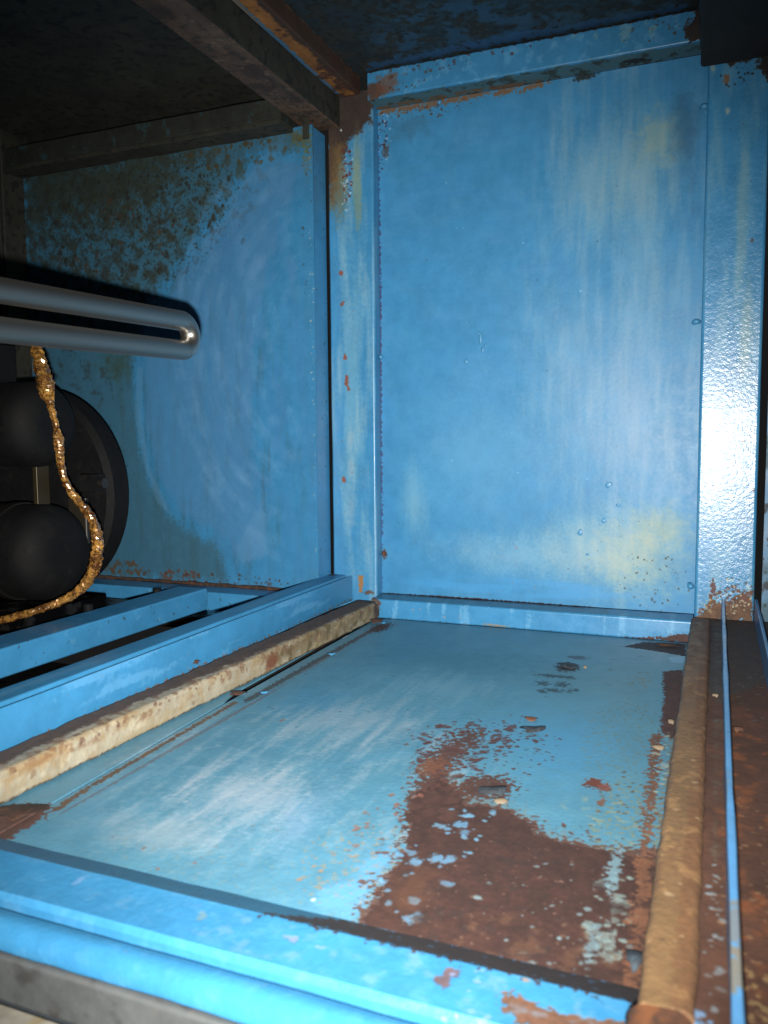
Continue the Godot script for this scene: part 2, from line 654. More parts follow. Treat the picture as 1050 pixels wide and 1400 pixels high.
func _ready() -> void:
	# ---------------- camera
	var cam := Camera3D.new()
	cam.name = "camera"
	add_child(cam)
	cam.transform = Transform3D(Basis(Vector3(0.92607, -0.00790, -0.37726), Vector3(-0.02582, 0.99611, -0.08424), Vector3(0.37646, 0.08775, 0.92227)), Vector3(0, 0, 0.9) * S)
	var lens := CameraAttributesPhysical.new()
	lens.frustum_focal_length = 19.1
	lens.frustum_focus_distance = 0.88 * S
	lens.exposure_aperture = 4.8
	cam.attributes = lens
	cam.fov = 64.268
	cam.near = 0.01
	cam.far = 50.0
	cam.current = true
	# ---------------- surroundings: a dim workshop, nothing of it in view
	var env := Environment.new()
	env.background_mode = Environment.BG_COLOR
	env.background_color = Color(0.10, 0.10, 0.10)
	env.background_energy_multiplier = 1.0
	env.tonemap_mode = Environment.TONE_MAPPER_LINEAR
	env.tonemap_exposure = 1.0
	env.sdfgi_enabled = true
	env.ssao_enabled = true
	env.ssil_enabled = true
	var we := WorldEnvironment.new()
	we.name = "surroundings"
	we.environment = env
	add_child(we)
	# ---------------- the phone's flash, two centimetres below its lens
	var flash := SpotLight3D.new()
	flash.name = "phone_flash"
	add_child(flash)
	flash.position = Vector3(-0.004, -0.022, 0.9) * S
	flash.basis = cam.basis
	flash.spot_angle = 42.5
	flash.spot_angle_attenuation = 1.0
	flash.spot_range = 12.0
	flash.spot_attenuation = 2.0
	flash.light_color = Color(1.0, 0.985, 0.96)
	flash.light_energy = 1.6 * S * S
	flash.light_size = 0.01
	flash.shadow_enabled = true

	make_noise()
	cabinet = thing("equipment_cabinet", "blue painted steel equipment cabinet seen from inside, with rusted floor and grimy ceiling", "cabinet", Vector3.ZERO)
	build_tints()
	build_walls()
	build_floor()
	build_ceiling()
	build_left_bay()
	build_right_track()
	build_front()
	build_bars()
	build_machine()
	build_debris()


func build_tints() -> void:
	tints.blue = tiled(BLUE, 0.38, 0.06, [["mid", 0.45, 0.5, FILM, 0.2, 0.5, 0.0], ["fine", 0.82, 0.15, RUST_DARK, 0.7, 0.8, 0.0]])
	tints.blue_dirty = tiled(Color(0.22, 0.42, 0.56), 0.5, 0.10, [["big", 0.0, 0.6, Color(0.17, 0.24, 0.24), 0.6, 0.7, 0.0], ["mid", 0.25, 0.3, RUST_DARK, 0.7, 0.8, 0.05], ["fine", 0.6, 0.2, GRIME, 0.8, 0.8, 0.0]])
	tints.grime_blue = tiled(Color(0.10, 0.115, 0.095), 0.7, 0.25, [["mid", 0.25, 0.35, Color(0.14, 0.24, 0.27), 0.75, 0.6, 0.0], ["fine", 0.2, 0.35, Color(0.09, 0.075, 0.05), 0.8, 0.85, 0.05]])
	tints.rust = tiled(RUST_DARK, 0.85, 0.2, [["mid", 0.0, 0.4, RUST, 0.7, 0.9, 0.1], ["fine", 0.35, 0.3, RUST_ORANGE, 0.45, 0.9, 0.1], ["mid", 0.6, 0.2, GRIME, 0.7, 0.9, -0.1]], 0.06)
	tints.rust_black = tiled(Color(0.075, 0.062, 0.05), 0.85, 0.3, [["mid", 0.2, 0.5, Color(0.13, 0.085, 0.06), 0.8, 0.9, 0.1], ["fine", 0.4, 0.3, Color(0.03, 0.028, 0.025), 0.8, 0.9, -0.1]], 0.06)
	tints.rust_orange = tiled(RUST, 0.8, 0.2, [["mid", -0.1, 0.4, RUST_ORANGE, 0.8, 0.85, 0.1], ["fine", 0.3, 0.3, RUST_DARK, 0.6, 0.9, -0.1]], 0.06)
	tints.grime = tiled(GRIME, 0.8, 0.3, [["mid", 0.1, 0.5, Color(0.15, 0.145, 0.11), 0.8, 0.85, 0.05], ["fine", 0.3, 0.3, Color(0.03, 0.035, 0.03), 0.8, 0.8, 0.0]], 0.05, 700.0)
	tints.black = tiled(Color(0.036, 0.037, 0.042), 0.75, 0.25, [["mid", 0.2, 0.5, Color(0.085, 0.08, 0.072), 0.6, 0.9, 0.05], ["fine", 0.4, 0.3, Color(0.02, 0.02, 0.02), 0.6, 0.6, 0.0]], 0.03, 1200.0, 0.3)
	tints.oil = tiled(Color(0.03, 0.03, 0.035), 0.2, 0.2, [["mid", 0.1, 0.4, Color(0.07, 0.06, 0.05), 0.8, 0.6, 0.1]], 0.03)
	tints.rubber = tiled(Color(0.29, 0.305, 0.31), 0.7, 0.15, [["mid", 0.2, 0.6, Color(0.16, 0.155, 0.15), 0.7, 0.8, 0.0], ["fine", 0.4, 0.5, Color(0.33, 0.315, 0.30), 0.5, 0.85, 0.0]], 0.03)
	tints.bead = plain(Color(0.24, 0.48, 0.63), 0.42, 0.45)
	tints.bead_rust = plain(Color(0.33, 0.19, 0.13), 0.7)


func build_walls() -> void:
	# ---- main back panel
	var cv := Canvas.new(-0.372, -0.1835, -0.012, 0.3774, 2000.0, noise)
	cv.base(BLUE, 0.46, 0.045, 0.22)
	cv.mottle(0.0000, 0.0000, 0.0000, 0.0000, "big", -0.2, 1.4, Color(0.314, 0.510, 0.643), 0.25, -1, 0)
	cv.mottle(-0.2977, 0.2236, 0.1627, 0.2141, "across", -0.1, 1.4, Color(0.275, 0.478, 0.643), 0.3, 0.48, 0)
	cv.mottle(-0.2804, 0.1979, 0.1608, 0.1970, "across", 0.1, 1.2, Color(0.180, 0.424, 0.627), 0.4, -1, 0)
	cv.blob(-0.2981, 0.0346, 0.1020, 0.2221, 0, 1, 0.4, "big", Color(0.243, 0.486, 0.659), 0.3, -1, 0)
	cv.mottle(-0.1037, 0.1298, 0.1135, 0.3603, "down", -0.4, 1.7, Color(0.486, 0.588, 0.659), 0.4, 0.48, 0)
	cv.mottle(-0.1037, 0.1298, 0.1067, 0.3280, "down", 0.1, 1, Color(0.306, 0.494, 0.620), 0.3, -1, 0)
	cv.blob(-0.0914, 0.2699, 0.0636, 0.0961, 0, 1.1, 0.5, "down", Color(0.494, 0.588, 0.604), 0.5, 0.5, 0)
	cv.blob(-0.0634, 0.3024, 0.0348, 0.0433, 0, 0.9, 0.5, "mid", Color(0.494, 0.565, 0.533), 0.6, 0.5, 0)
	cv.blob(-0.1358, 0.2680, 0.0518, 0.0828, 0, 1, 0.5, "down", Color(0.478, 0.588, 0.635), 0.45, 0.5, 0)
	cv.blob(-0.0753, 0.1800, 0.0357, 0.1274, 0, 1, 0.5, "down", Color(0.502, 0.604, 0.659), 0.35, -1, 0)
	cv.blob(-0.0391, 0.3060, 0.0206, 0.0535, 0, 0.9, 0.4, "mid", Color(0.188, 0.329, 0.424), 0.5, -1, 0)
	cv.poly(PackedVector2Array([Vector2(-0.0609, 0.3518), Vector2(-0.0265, 0.3532), Vector2(-0.0214, 0.1969), Vector2(-0.0331, 0.1981), Vector2(-0.0419, 0.2780)]), 0.02, 0.02, "mid", Color(0.188, 0.369, 0.502), 0.5, -1, 0, 0)
	cv.blob(-0.0869, 0.0148, 0.0790, 0.1719, 0, 1.1, 0.5, "down", Color(0.573, 0.620, 0.706), 0.42, 0.42, 0)
	cv.blob(-0.1486, 0.0628, 0.0829, 0.1508, 0, 1.1, 0.5, "big", Color(0.510, 0.604, 0.690), 0.3, 0.42, 0)
	cv.blob(-0.3300, -0.0760, 0.0236, 0.0740, 0, 1, 0.4, "down", Color(0.533, 0.643, 0.675), 0.4, -1, 0)
	cv.blob(-0.2631, -0.0159, 0.1076, 0.1179, 0, 1.1, 0.5, "big", Color(0.384, 0.596, 0.714), 0.35, -1, 0)
	cv.blob(-0.1150, -0.1189, 0.1173, 0.0683, 0, 1.1, 0.5, "big", Color(0.612, 0.651, 0.627), 0.5, 0.5, 0)
	cv.blob(-0.0768, -0.1291, 0.0689, 0.0673, 0, 1.1, 0.5, "mid", Color(0.627, 0.635, 0.549), 0.55, 0.5, 0)
	cv.blob(-0.0516, -0.0929, 0.0429, 0.0349, 0, 1, 0.5, "mid", Color(0.596, 0.604, 0.494), 0.45, -1, 0)
	cv.blob(-0.2200, -0.1318, 0.1204, 0.0378, 0, 1.1, 0.5, "big", Color(0.588, 0.659, 0.682), 0.4, -1, 0)
	cv.mottle(-0.2113, -0.1673, 0.1425, 0.0118, "across", -0.6, 0.9, Color(0.235, 0.510, 0.706), 0.55, -1, 0)
	cv.spots(-0.0615, -0.1519, 0.0400, 0.0354, 60, 0.0005, 0.0015, Color(0.243, 0.243, 0.212), 0.85, 5, 0.7, -0.1)
	cv.spots(-0.0996, -0.1262, 0.0667, 0.0479, 25, 0.0005, 0.001, Color(0.275, 0.282, 0.259), 0.7, 15, 0.7, -0.1)
	cv.spots(-0.2629, -0.1423, 0.0927, 0.0428, 10, 0.0007, 0.0014, Color(0.455, 0.376, 0.361), 0.7, 6, -1, 0)
	cv.spots(-0.1968, 0.1200, 0.1516, 0.2423, 36, 0.0004, 0.001, Color(0.196, 0.259, 0.314), 0.7, 7, -1, 0)
	cv.spots(-0.1968, 0.1200, 0.1516, 0.2423, 30, 0.0005, 0.0013, Color(0.588, 0.745, 0.843), 0.4, 8, -1, 0.15)
	cv.blob(-0.3544, 0.3765, 0.0231, 0.0048, 9, 0.6, 0.8, "fine", RUST_ORANGE, 0.75, 0.75, 0)
	cv.blob(-0.3322, 0.3747, 0.0227, 0.0048, 9, 0.6, 0.8, "fine", RUST_ORANGE, 0.75, 0.75, 0)
	cv.blob(-0.3060, 0.3746, 0.0223, 0.0048, 9, 0.6, 0.8, "fine", RUST_ORANGE, 0.75, 0.75, 0)
	cv.blob(-0.2804, 0.3760, 0.0218, 0.0047, 9, 0.6, 0.8, "fine", RUST_ORANGE, 0.75, 0.75, 0)
	cv.blob(-0.2553, 0.3759, 0.0214, 0.0046, 9, 0.6, 0.8, "fine", RUST_ORANGE, 0.75, 0.75, 0)
	cv.blob(-0.2226, 0.3752, 0.0208, 0.0045, 9, 0.6, 0.8, "fine", RUST_ORANGE, 0.75, 0.75, 0)
	cv.blob(-0.1908, 0.3753, 0.0202, 0.0045, 9, 0.6, 0.8, "fine", RUST_ORANGE, 0.75, 0.75, 0)
	cv.spots(-0.3060, 0.3683, 0.0508, 0.0079, 40, 0.0006, 0.002, RUST, 0.8, 9, 0.8, 0)
	cv.blob(-0.1373, 0.3760, 0.0164, 0.0044, 9, 0.5, 0.6, "fine", Color(0.118, 0.118, 0.102), 0.8, -1, 0)
	cv.blob(-0.3323, 0.3524, 0.0392, 0.0176, 0, 0.8, 0.7, "mid", Color(0.196, 0.361, 0.455), 0.5, -1, 0)
	cv.spots(-0.3674, 0.3413, 0.0073, 0.0342, 46, 0.0007, 0.002, Color(0.180, 0.149, 0.220), 0.9, 10, 0.8, -0.3)
	cv.spots(-0.3646, 0.3449, 0.0090, 0.0325, 30, 0.0006, 0.0015, Color(0.510, 0.627, 0.725), 0.8, 11, 0.7, 0.2)
	cv.blob(-0.3620, 0.3324, 0.0054, 0.0098, 0, 0.5, 0.6, "fine", RUST, 0.6, -1, 0)
	cv.blob(-0.3715, 0.0876, 0.0028, 0.2802, 0, 0.5, 0.9, "fine", Color(0.204, 0.157, 0.275), 0.75, -1, 0)
	cv.blob(-0.3678, -0.1360, 0.0047, 0.0062, 0, 0.4, 0.5, "fine", RUST, 0.9, 0.8, 0)
	cv.poly(PackedVector2Array([Vector2(-0.3701, -0.1834), Vector2(-0.2985, -0.1823), Vector2(-0.2112, -0.1825), Vector2(-0.1234, -0.1830), Vector2(-0.1234, -0.1855), Vector2(-0.2112, -0.1850), Vector2(-0.2986, -0.1849), Vector2(-0.3701, -0.1869)]), 0.0006, 0.0012, "fine", Color(0.173, 0.125, 0.157), 0.9, 0.8, 0, 0)
	var bp := part("back_panel", sheet_z(-0.372, -0.1835, -0.012, 0.3774, 0.0, 0.003, 0.0012, 3), finish(cv, 0.035, 0.36), cabinet, "smooth blue back panel with dusty wipe marks and a yellowish film")
	part("paint_run", bead(Vector3(-0.2487, 0.1133, 0.0002), 0.0022, 0.0075, 0.0018, "z", 200), tints.bead, bp)
	part("paint_run", bead(Vector3(-0.2462, 0.1003, 0.0002), 0.0018, 0.004, 0.0014, "z", 201), tints.bead, bp)
	part("paint_run", bead(Vector3(-0.2428, 0.1049, 0.0002), 0.0018, 0.002, 0.0014, "z", 202), tints.bead, bp)
	part("paint_run", bead(Vector3(-0.2504, 0.1183, 0.0002), 0.0018, 0.002, 0.0015, "z", 203), tints.bead, bp)
	part("paint_run", bead(Vector3(-0.2445, 0.1187, 0.0002), 0.0015, 0.0015, 0.0012, "z", 204), tints.bead, bp)
	part("paint_run", bead(Vector3(-0.2657, 0.0881, 0.0002), 0.0026, 0.0026, 0.001, "z", 205), tints.bead, bp)
	part("paint_run", bead(Vector3(-0.2394, 0.0919, 0.0002), 0.0014, 0.0014, 0.0008, "z", 206), tints.bead, bp)
	part("paint_run", bead(Vector3(-0.2461, 0.0759, 0.0002), 0.0014, 0.0014, 0.0008, "z", 207), tints.bead, bp)
	part("paint_blister", bead(Vector3(-0.1069, -0.0497, 0.0002), 0.0034, 0.0034, 0.0007, "z", 230), tints.bead, bp)
	part("paint_blister", bead(Vector3(-0.0966, -0.0715, 0.0002), 0.002, 0.002, 0.0007, "z", 231), tints.bead, bp)
	part("paint_blister", bead(Vector3(-0.1116, -0.0885, 0.0002), 0.0024, 0.0024, 0.0007, "z", 232), tints.bead, bp)
	part("paint_blister", bead(Vector3(-0.1363, -0.1021, 0.0002), 0.0032, 0.0032, 0.0007, "z", 233), tints.bead, bp)
	part("paint_blister", bead(Vector3(-0.1281, -0.1259, 0.0002), 0.0016, 0.0016, 0.0007, "z", 234), tints.bead, bp)
	part("weld_bead", bead(Vector3(-0.3683, 0.0974, 0.0030), 0.0028, 0.0028, 0.003, "z", 260), tints.bead, bp)
	part("weld_bead", bead(Vector3(-0.3666, -0.1355, 0.0030), 0.0022, 0.003, 0.003, "z", 261), tints.bead_rust, bp)
	part("weld_tab", bead(Vector3(-0.0228, 0.1165, 0.0060), 0.004, 0.0034, 0.0045, "z", 262), tints.bead, bp)
	part("weld_tab", bead(Vector3(-0.0219, -0.1532, 0.0060), 0.004, 0.0034, 0.0045, "z", 263), tints.bead, bp)
	part("weld_tab", bead(Vector3(-0.0204, 0.3249, 0.0060), 0.004, 0.0034, 0.0045, "z", 264), tints.bead, bp)
	part("weld_bead", bead(Vector3(-0.2952, 0.3730, 0.0040), 0.0026, 0.0026, 0.003, "z", 266), tints.bead, bp)
	# ---- post between the bays
	cv = Canvas.new(0, -0.21, 0.2072, 0.395, 1700.0, noise)
	cv.base(BLUE, 0.36, 0.05)
	cv.mottle(0.0000, 0.0000, 0.0000, 0.0000, "down", -0.3, 1.3, Color(0.502, 0.604, 0.651), 0.5, 0.45, 0)
	cv.mottle(0.0000, 0.0000, 0.0000, 0.0000, "down", 0.1, 0.9, Color(0.259, 0.471, 0.635), 0.35, -1, 0)
	cv.blob(0.1342, 0.0705, 0.0206, 0.2891, 0, 0.9, 0.6, "down", Color(0.549, 0.667, 0.690), 0.35, -1, 0)
	cv.poly(PackedVector2Array([Vector2(0.1758, 0.4568), Vector2(0.0936, 0.4418), Vector2(0.0942, 0.3790), Vector2(0.1014, 0.3721), Vector2(0.1016, 0.3578), Vector2(0.1197, 0.3493), Vector2(0.1327, 0.3398), Vector2(0.1404, 0.3213), Vector2(0.1481, 0.3018), Vector2(0.1633, 0.2913)]), 0.006, 0.01, "mid", RUST_DARK, 0.95, 0.85, -0.05, 0.3)
	cv.poly(PackedVector2Array([Vector2(0.1681, 0.3497), Vector2(0.1354, 0.3450), Vector2(0.1408, 0.2886), Vector2(0.1553, 0.2572), Vector2(0.1658, 0.2583)]), 0.012, 0.014, "mid", Color(0.392, 0.298, 0.157), 0.7, 0.8, 0, 0)
	cv.blob(0.1545, 0.3150, 0.0112, 0.0495, 0, 0.8, 0.7, "mid", Color(0.235, 0.173, 0.118), 0.7, -1, 0)
	cv.blob(0.1473, 0.2894, 0.0130, 0.0579, 0, 0.8, 0.7, "down", Color(0.439, 0.361, 0.204), 0.6, -1, 0)
	cv.blob(0.1240, 0.2948, 0.0073, 0.0738, 0, 0.8, 0.7, "down", Color(0.518, 0.518, 0.353), 0.5, -1, 0)
	cv.spots(0.1368, 0.3086, 0.0065, 0.0360, 46, 0.0008, 0.0026, Color(0.298, 0.125, 0.110), 0.95, 21, 0.8, -0.3)
	cv.spots(0.1369, 0.3045, 0.0093, 0.0409, 24, 0.0008, 0.002, Color(0.588, 0.725, 0.784), 0.7, 22, 0.6, 0.2)
	cv.blob(0.1444, 0.1600, 0.0033, 0.0042, 0, 0.5, 0.6, "fine", Color(0.471, 0.235, 0.180), 0.85, -1, 0)
	cv.blob(0.1415, 0.0981, 0.0033, 0.0043, 0, 0.5, 0.6, "fine", Color(0.471, 0.235, 0.180), 0.85, -1, 0)
	cv.blob(0.1399, 0.0733, 0.0033, 0.0043, 0, 0.5, 0.6, "fine", Color(0.471, 0.235, 0.180), 0.85, -1, 0)
	cv.blob(0.1400, 0.0682, 0.0034, 0.0043, 0, 0.5, 0.6, "fine", Color(0.471, 0.235, 0.180), 0.85, -1, 0)
	cv.blob(0.1453, -0.0459, 0.0034, 0.0044, 0, 0.5, 0.6, "fine", Color(0.471, 0.235, 0.180), 0.85, -1, 0)
	cv.blob(0.1381, 0.0621, 0.0033, 0.0043, 0, 0.5, 0.6, "fine", Color(0.471, 0.235, 0.180), 0.85, -1, 0)
	cv.blob(0.1458, 0.1946, 0.0033, 0.0042, 0, 0.5, 0.6, "fine", Color(0.471, 0.235, 0.180), 0.85, -1, 0)
	cv.blob(0.1361, -0.0764, 0.0077, 0.0176, 0, 0.8, 0.6, "mid", Color(0.549, 0.588, 0.620), 0.3, -1, 0)
	cv.blob(0.1363, -0.0896, 0.0077, 0.0176, 0, 0.8, 0.6, "mid", Color(0.549, 0.588, 0.620), 0.3, -1, 0)
	cv.blob(0.1355, -0.0328, 0.0076, 0.0174, 0, 0.8, 0.6, "mid", Color(0.549, 0.588, 0.620), 0.3, -1, 0)
	cv.blob(0.1351, 0.0019, 0.0076, 0.0173, 0, 0.8, 0.6, "mid", Color(0.549, 0.588, 0.620), 0.3, -1, 0)
	cv.poly(PackedVector2Array([Vector2(0.1285, -0.1608), Vector2(0.1208, -0.1604), Vector2(0.1220, -0.1817), Vector2(0.1278, -0.1821)]), 0.001, 0.003, "fine", Color(0.518, 0.337, 0.157), 0.9, 0.8, 0, 0)
	cv.blob(0.1144, -0.1812, 0.0086, 0.0027, 0, 0.5, 0.7, "fine", Color(0.314, 0.204, 0.141), 0.8, -1, 0)
	cv.spots(0.1388, 0.0877, 0.0235, 0.2617, 30, 0.0005, 0.0011, Color(0.353, 0.275, 0.259), 0.7, 23, -1, 0)
	cv.spots(0.1633, 0.1741, 0.0039, 0.1983, 30, 0.0006, 0.0016, Color(0.235, 0.196, 0.235), 0.8, 24, -1, 0)
	part("frame_post", member("y", rounded(-0.4282, -0.03, -0.3707, 0.0161, 0.003), -0.21, 0.395, 12, 0.2072, 0.0003, 5), finish(cv, 0.04), cabinet, "blue square post between the two bays, rust-streaked at its top")
	# ---- right post
	cv = Canvas.new(0, -0.21, 0.2036, 0.42, 2000.0, noise)
	cv.base(BLUE, 0.30, 0.05, 0.6)
	cv.mottle(0.0000, 0.0000, 0.0000, 0.0000, "down", -0.3, 1.3, Color(0.439, 0.573, 0.635), 0.4, 0.32, 0)
	cv.blob(0.1229, 0.2105, 0.0090, 0.1546, 0, 1, 0.5, "down", Color(0.494, 0.580, 0.573), 0.45, -1, 0)
	cv.blob(0.1167, 0.1054, 0.0091, 0.0710, 0, 1, 0.5, "down", Color(0.549, 0.580, 0.541), 0.45, -1, 0)
	cv.blob(0.1363, -0.0305, 0.0067, 0.0515, 0, 0.8, 0.6, "down", Color(0.549, 0.588, 0.745), 0.3, -1, 0)
	cv.poly(PackedVector2Array([Vector2(0.1772, 0.3966), Vector2(0.0994, 0.3820), Vector2(0.0976, 0.3222), Vector2(0.1089, 0.3440), Vector2(0.1175, 0.3562), Vector2(0.1303, 0.3571), Vector2(0.1379, 0.3544), Vector2(0.1466, 0.3640), Vector2(0.1619, 0.3694)]), 0.0025, 0.008, "mid", Color(0.102, 0.086, 0.075), 0.97, 0.85, -0.05, 0.4)
	cv.blob(0.1409, 0.3441, 0.0039, 0.0062, 0, 0.5, 0.6, "fine", RUST_ORANGE, 0.8, 0.8, 0)
	cv.blob(0.1388, 0.3139, 0.0033, 0.0041, 0, 0.6, 0.5, "fine", Color(0.588, 0.620, 0.580), 0.7, -1, 0)
	cv.blob(0.1530, 0.3569, 0.0033, 0.0061, 0, 0.6, 0.5, "fine", Color(0.588, 0.627, 0.588), 0.6, -1, 0)
	cv.spots(0.1331, 0.3448, 0.0192, 0.0095, 18, 0.0006, 0.0018, Color(0.157, 0.118, 0.118), 0.8, 31, -1, 0)
	cv.blob(0.1139, 0.1902, 0.0022, 0.0026, 0, 0.5, 0.4, "fine", Color(0.243, 0.243, 0.290), 0.9, -1, 0)
	cv.blob(0.1389, 0.0183, 0.0023, 0.0027, 0, 0.5, 0.4, "fine", Color(0.243, 0.243, 0.290), 0.9, -1, 0)
	cv.blob(0.1163, -0.0037, 0.0023, 0.0027, 0, 0.5, 0.4, "fine", Color(0.243, 0.243, 0.290), 0.9, -1, 0)
	cv.blob(0.1056, -0.0521, 0.0022, 0.0027, 0, 0.5, 0.4, "fine", Color(0.243, 0.243, 0.290), 0.9, -1, 0)
	cv.poly(PackedVector2Array([Vector2(0.1580, -0.1832), Vector2(0.1457, -0.1709), Vector2(0.1419, -0.1585), Vector2(0.1327, -0.1670), Vector2(0.1225, -0.1648), Vector2(0.1148, -0.1523), Vector2(0.1079, -0.1563), Vector2(0.1042, -0.1472), Vector2(0.1004, -0.1841), Vector2(0.1579, -0.1885)]), 0.0012, 0.0065, "fine", Color(0.329, 0.227, 0.157), 0.95, 0.85, -0.2, 0.4)
	cv.poly(PackedVector2Array([Vector2(0.1430, -0.1435), Vector2(0.1389, -0.1418), Vector2(0.1377, -0.1605), Vector2(0.1425, -0.1608)]), 0.0008, 0.003, "fine", Color(0.322, 0.196, 0.173), 0.9, 0.8, -0.2, 0)
	cv.poly(PackedVector2Array([Vector2(0.1146, -0.1590), Vector2(0.1054, -0.1517), Vector2(0.1039, -0.1576), Vector2(0.1117, -0.1655)]), 0.0008, 0.003, "fine", Color(0.361, 0.243, 0.212), 0.9, 0.8, -0.2, 0)
	cv.spots(0.1194, -0.1571, 0.0175, 0.0179, 60, 0.0007, 0.0026, Color(0.298, 0.204, 0.188), 0.9, 32, 0.85, -0.2)
	cv.spots(0.1193, -0.1593, 0.0174, 0.0179, 30, 0.0006, 0.0018, Color(0.745, 0.745, 0.667), 0.7, 33, 0.6, 0.1)
	cv.spots(0.1326, -0.1715, 0.0271, 0.0090, 30, 0.0006, 0.0018, Color(0.588, 0.549, 0.431), 0.7, 34, -1, 0)
	cv.spots(0.1299, 0.1062, 0.0236, 0.2397, 30, 0.0005, 0.0011, Color(0.275, 0.275, 0.314), 0.6, 35, -1, 0)
	cv.spots(0.1270, -0.0014, 0.0199, 0.1172, 90, 0.0007, 0.0016, Color(0.588, 0.706, 0.784), 0.25, 36, 0.15, 0.35)
	part("corner_post", member("y", rounded(-0.0176, -0.03, 0.0381, 0.0161, 0.003), -0.21, 0.42, 12, 0.2036, 0.0003, 9), finish(cv, 0.048), cabinet, "glossy blue right corner post with flaking rusted foot")
	var edge := part("side_panel", sheet_z(0.0455, -0.21, 0.30, 0.42, 0.004, 0.003, 0.001, 12, 6, 20), tints.blue_dirty, cabinet, "narrow strip of grimy panel beyond the right post")
	# ---- rail over the panel
	cv = Canvas.new(0, -0.372, 0.124, -0.018, 1700.0, noise)
	cv.base(BLUE, 0.34, 0.05)
	cv.mottle(0.0000, 0.0000, 0.0000, 0.0000, "mid", 0.1, 0.5, Color(0.376, 0.588, 0.729), 0.4, -1, 0)
	cv.poly(PackedVector2Array([Vector2(0.0000, -0.3720), Vector2(0.0310, -0.3720), Vector2(0.0310, -0.0180), Vector2(0.0000, -0.0180)]), 0.003, 0.006, "mid", Color(0.259, 0.345, 0.329), 0.75, 0.7, 0, 0)
	cv.mottle(0.0120, -0.1900, 0.0200, 0.2000, "mid", 0.1, 0.4, Color(0.157, 0.173, 0.141), 0.8, 0.8, 0)
	cv.mottle(0.0040, -0.2800, 0.0100, 0.1200, "mid", -0.2, 0.4, RUST_ORANGE, 0.7, 0.8, 0)
	cv.blob(0.0120, -0.0850, 0.0080, 0.0140, 0, 0.4, 0.6, "fine", Color(0.086, 0.086, 0.078), 0.9, 0.8, 0)
	cv.blob(0.0400, -0.3620, 0.0140, 0.0140, 0, 0.4, 0.8, "mid", RUST, 0.9, 0.8, 0)
	cv.blob(0.0450, -0.3450, 0.0120, 0.0200, 0, 0.5, 0.9, "mid", Color(0.376, 0.235, 0.173), 0.7, 0.8, 0)
	cv.spots(0.0480, -0.3300, 0.0140, 0.0400, 34, 0.0007, 0.0024, RUST, 0.85, 41, 0.8, 0)
	cv.poly(PackedVector2Array([Vector2(0.0605, -0.3720), Vector2(0.0640, -0.3720), Vector2(0.0640, -0.0200), Vector2(0.0605, -0.0200)]), 0.0008, 0.0028, "fine", Color(0.196, 0.102, 0.094), 0.9, 0.85, -0.1, 0)
	cv.spots(0.0550, -0.2600, 0.0060, 0.0800, 20, 0.0007, 0.0022, Color(0.235, 0.118, 0.110), 0.85, 42, 0.8, 0)
	cv.spots(0.0500, -0.0600, 0.0120, 0.0400, 30, 0.0007, 0.0024, Color(0.204, 0.196, 0.188), 0.8, 43, 0.8, 0)
	cv.poly(PackedVector2Array([Vector2(0.0300, -0.0340), Vector2(0.0450, -0.0400), Vector2(0.0640, -0.0300), Vector2(0.0640, -0.0160), Vector2(0.0300, -0.0160)]), 0.0015, 0.008, "mid", Color(0.133, 0.094, 0.086), 0.95, 0.85, 0, 0.3)
	cv.mottle(0.0500, -0.1100, 0.0120, 0.0600, "mid", 0.2, 0.3, Color(0.471, 0.588, 0.549), 0.4, 0.8, 0)
	part("top_rail", member("x", rounded(-0.001, 0.3774, 0.031, 0.4074, 0.0022), -0.3704, -0.020, 10, 0.124, 0.0003, 21, -0.372, -0.018), finish(cv, 0.04), cabinet, "blue rail above the back panel with rust along its seam")
	# ---- rail under the panel
	cv = Canvas.new(0, -0.372, 0.1198, -0.014, 1700.0, noise)
	cv.base(BLUE, 0.32, 0.04)
	cv.mottle(0.0000, 0.0000, 0.0000, 0.0000, "across", 0.1, 0.5, Color(0.518, 0.675, 0.784), 0.35, -1, 0)
	cv.spots(0.0500, -0.3000, 0.0100, 0.0500, 8, 0.0007, 0.0016, Color(0.588, 0.431, 0.408), 0.7, 51, 0.8, 0)
	cv.spots(0.0480, -0.2000, 0.0120, 0.1600, 18, 0.0005, 0.0012, Color(0.353, 0.376, 0.408), 0.7, 52, 0.8, 0)
	cv.poly(PackedVector2Array([Vector2(0.0365, -0.3720), Vector2(0.0385, -0.3720), Vector2(0.0385, -0.0160), Vector2(0.0365, -0.0160)]), 0.0006, 0.0012, "fine", Color(0.157, 0.125, 0.125), 0.9, 0.8, 0, 0)
	cv.poly(PackedVector2Array([Vector2(0.0365, -0.0900), Vector2(0.0410, -0.0500), Vector2(0.0470, -0.0300), Vector2(0.0470, -0.0140), Vector2(0.0365, -0.0140)]), 0.001, 0.004, "fine", Color(0.235, 0.141, 0.125), 0.95, 0.85, -0.2, 0.3)
	cv.blob(0.0390, -0.2200, 0.0020, 0.0160, 0, 0.4, 0.6, "fine", Color(0.471, 0.392, 0.314), 0.8, 0.8, 0)
	cv.poly(PackedVector2Array([Vector2(0.0600, -0.3720), Vector2(0.0980, -0.3720), Vector2(0.0980, -0.1000), Vector2(0.0600, -0.1000)]), 0.003, 0.004, "mid", Color(0.275, 0.329, 0.361), 0.5, -1, 0, 0)
	cv.poly(PackedVector2Array([Vector2(0.0860, -0.3720), Vector2(0.0980, -0.3720), Vector2(0.0980, -0.1300), Vector2(0.0860, -0.1300)]), 0.002, 0.004, "mid", Color(0.157, 0.110, 0.133), 0.9, -1, 0, 0)
	cv.blob(0.0500, -0.3660, 0.0140, 0.0080, 0, 0.4, 0.8, "mid", Color(0.275, 0.188, 0.141), 0.9, 0.8, 0)
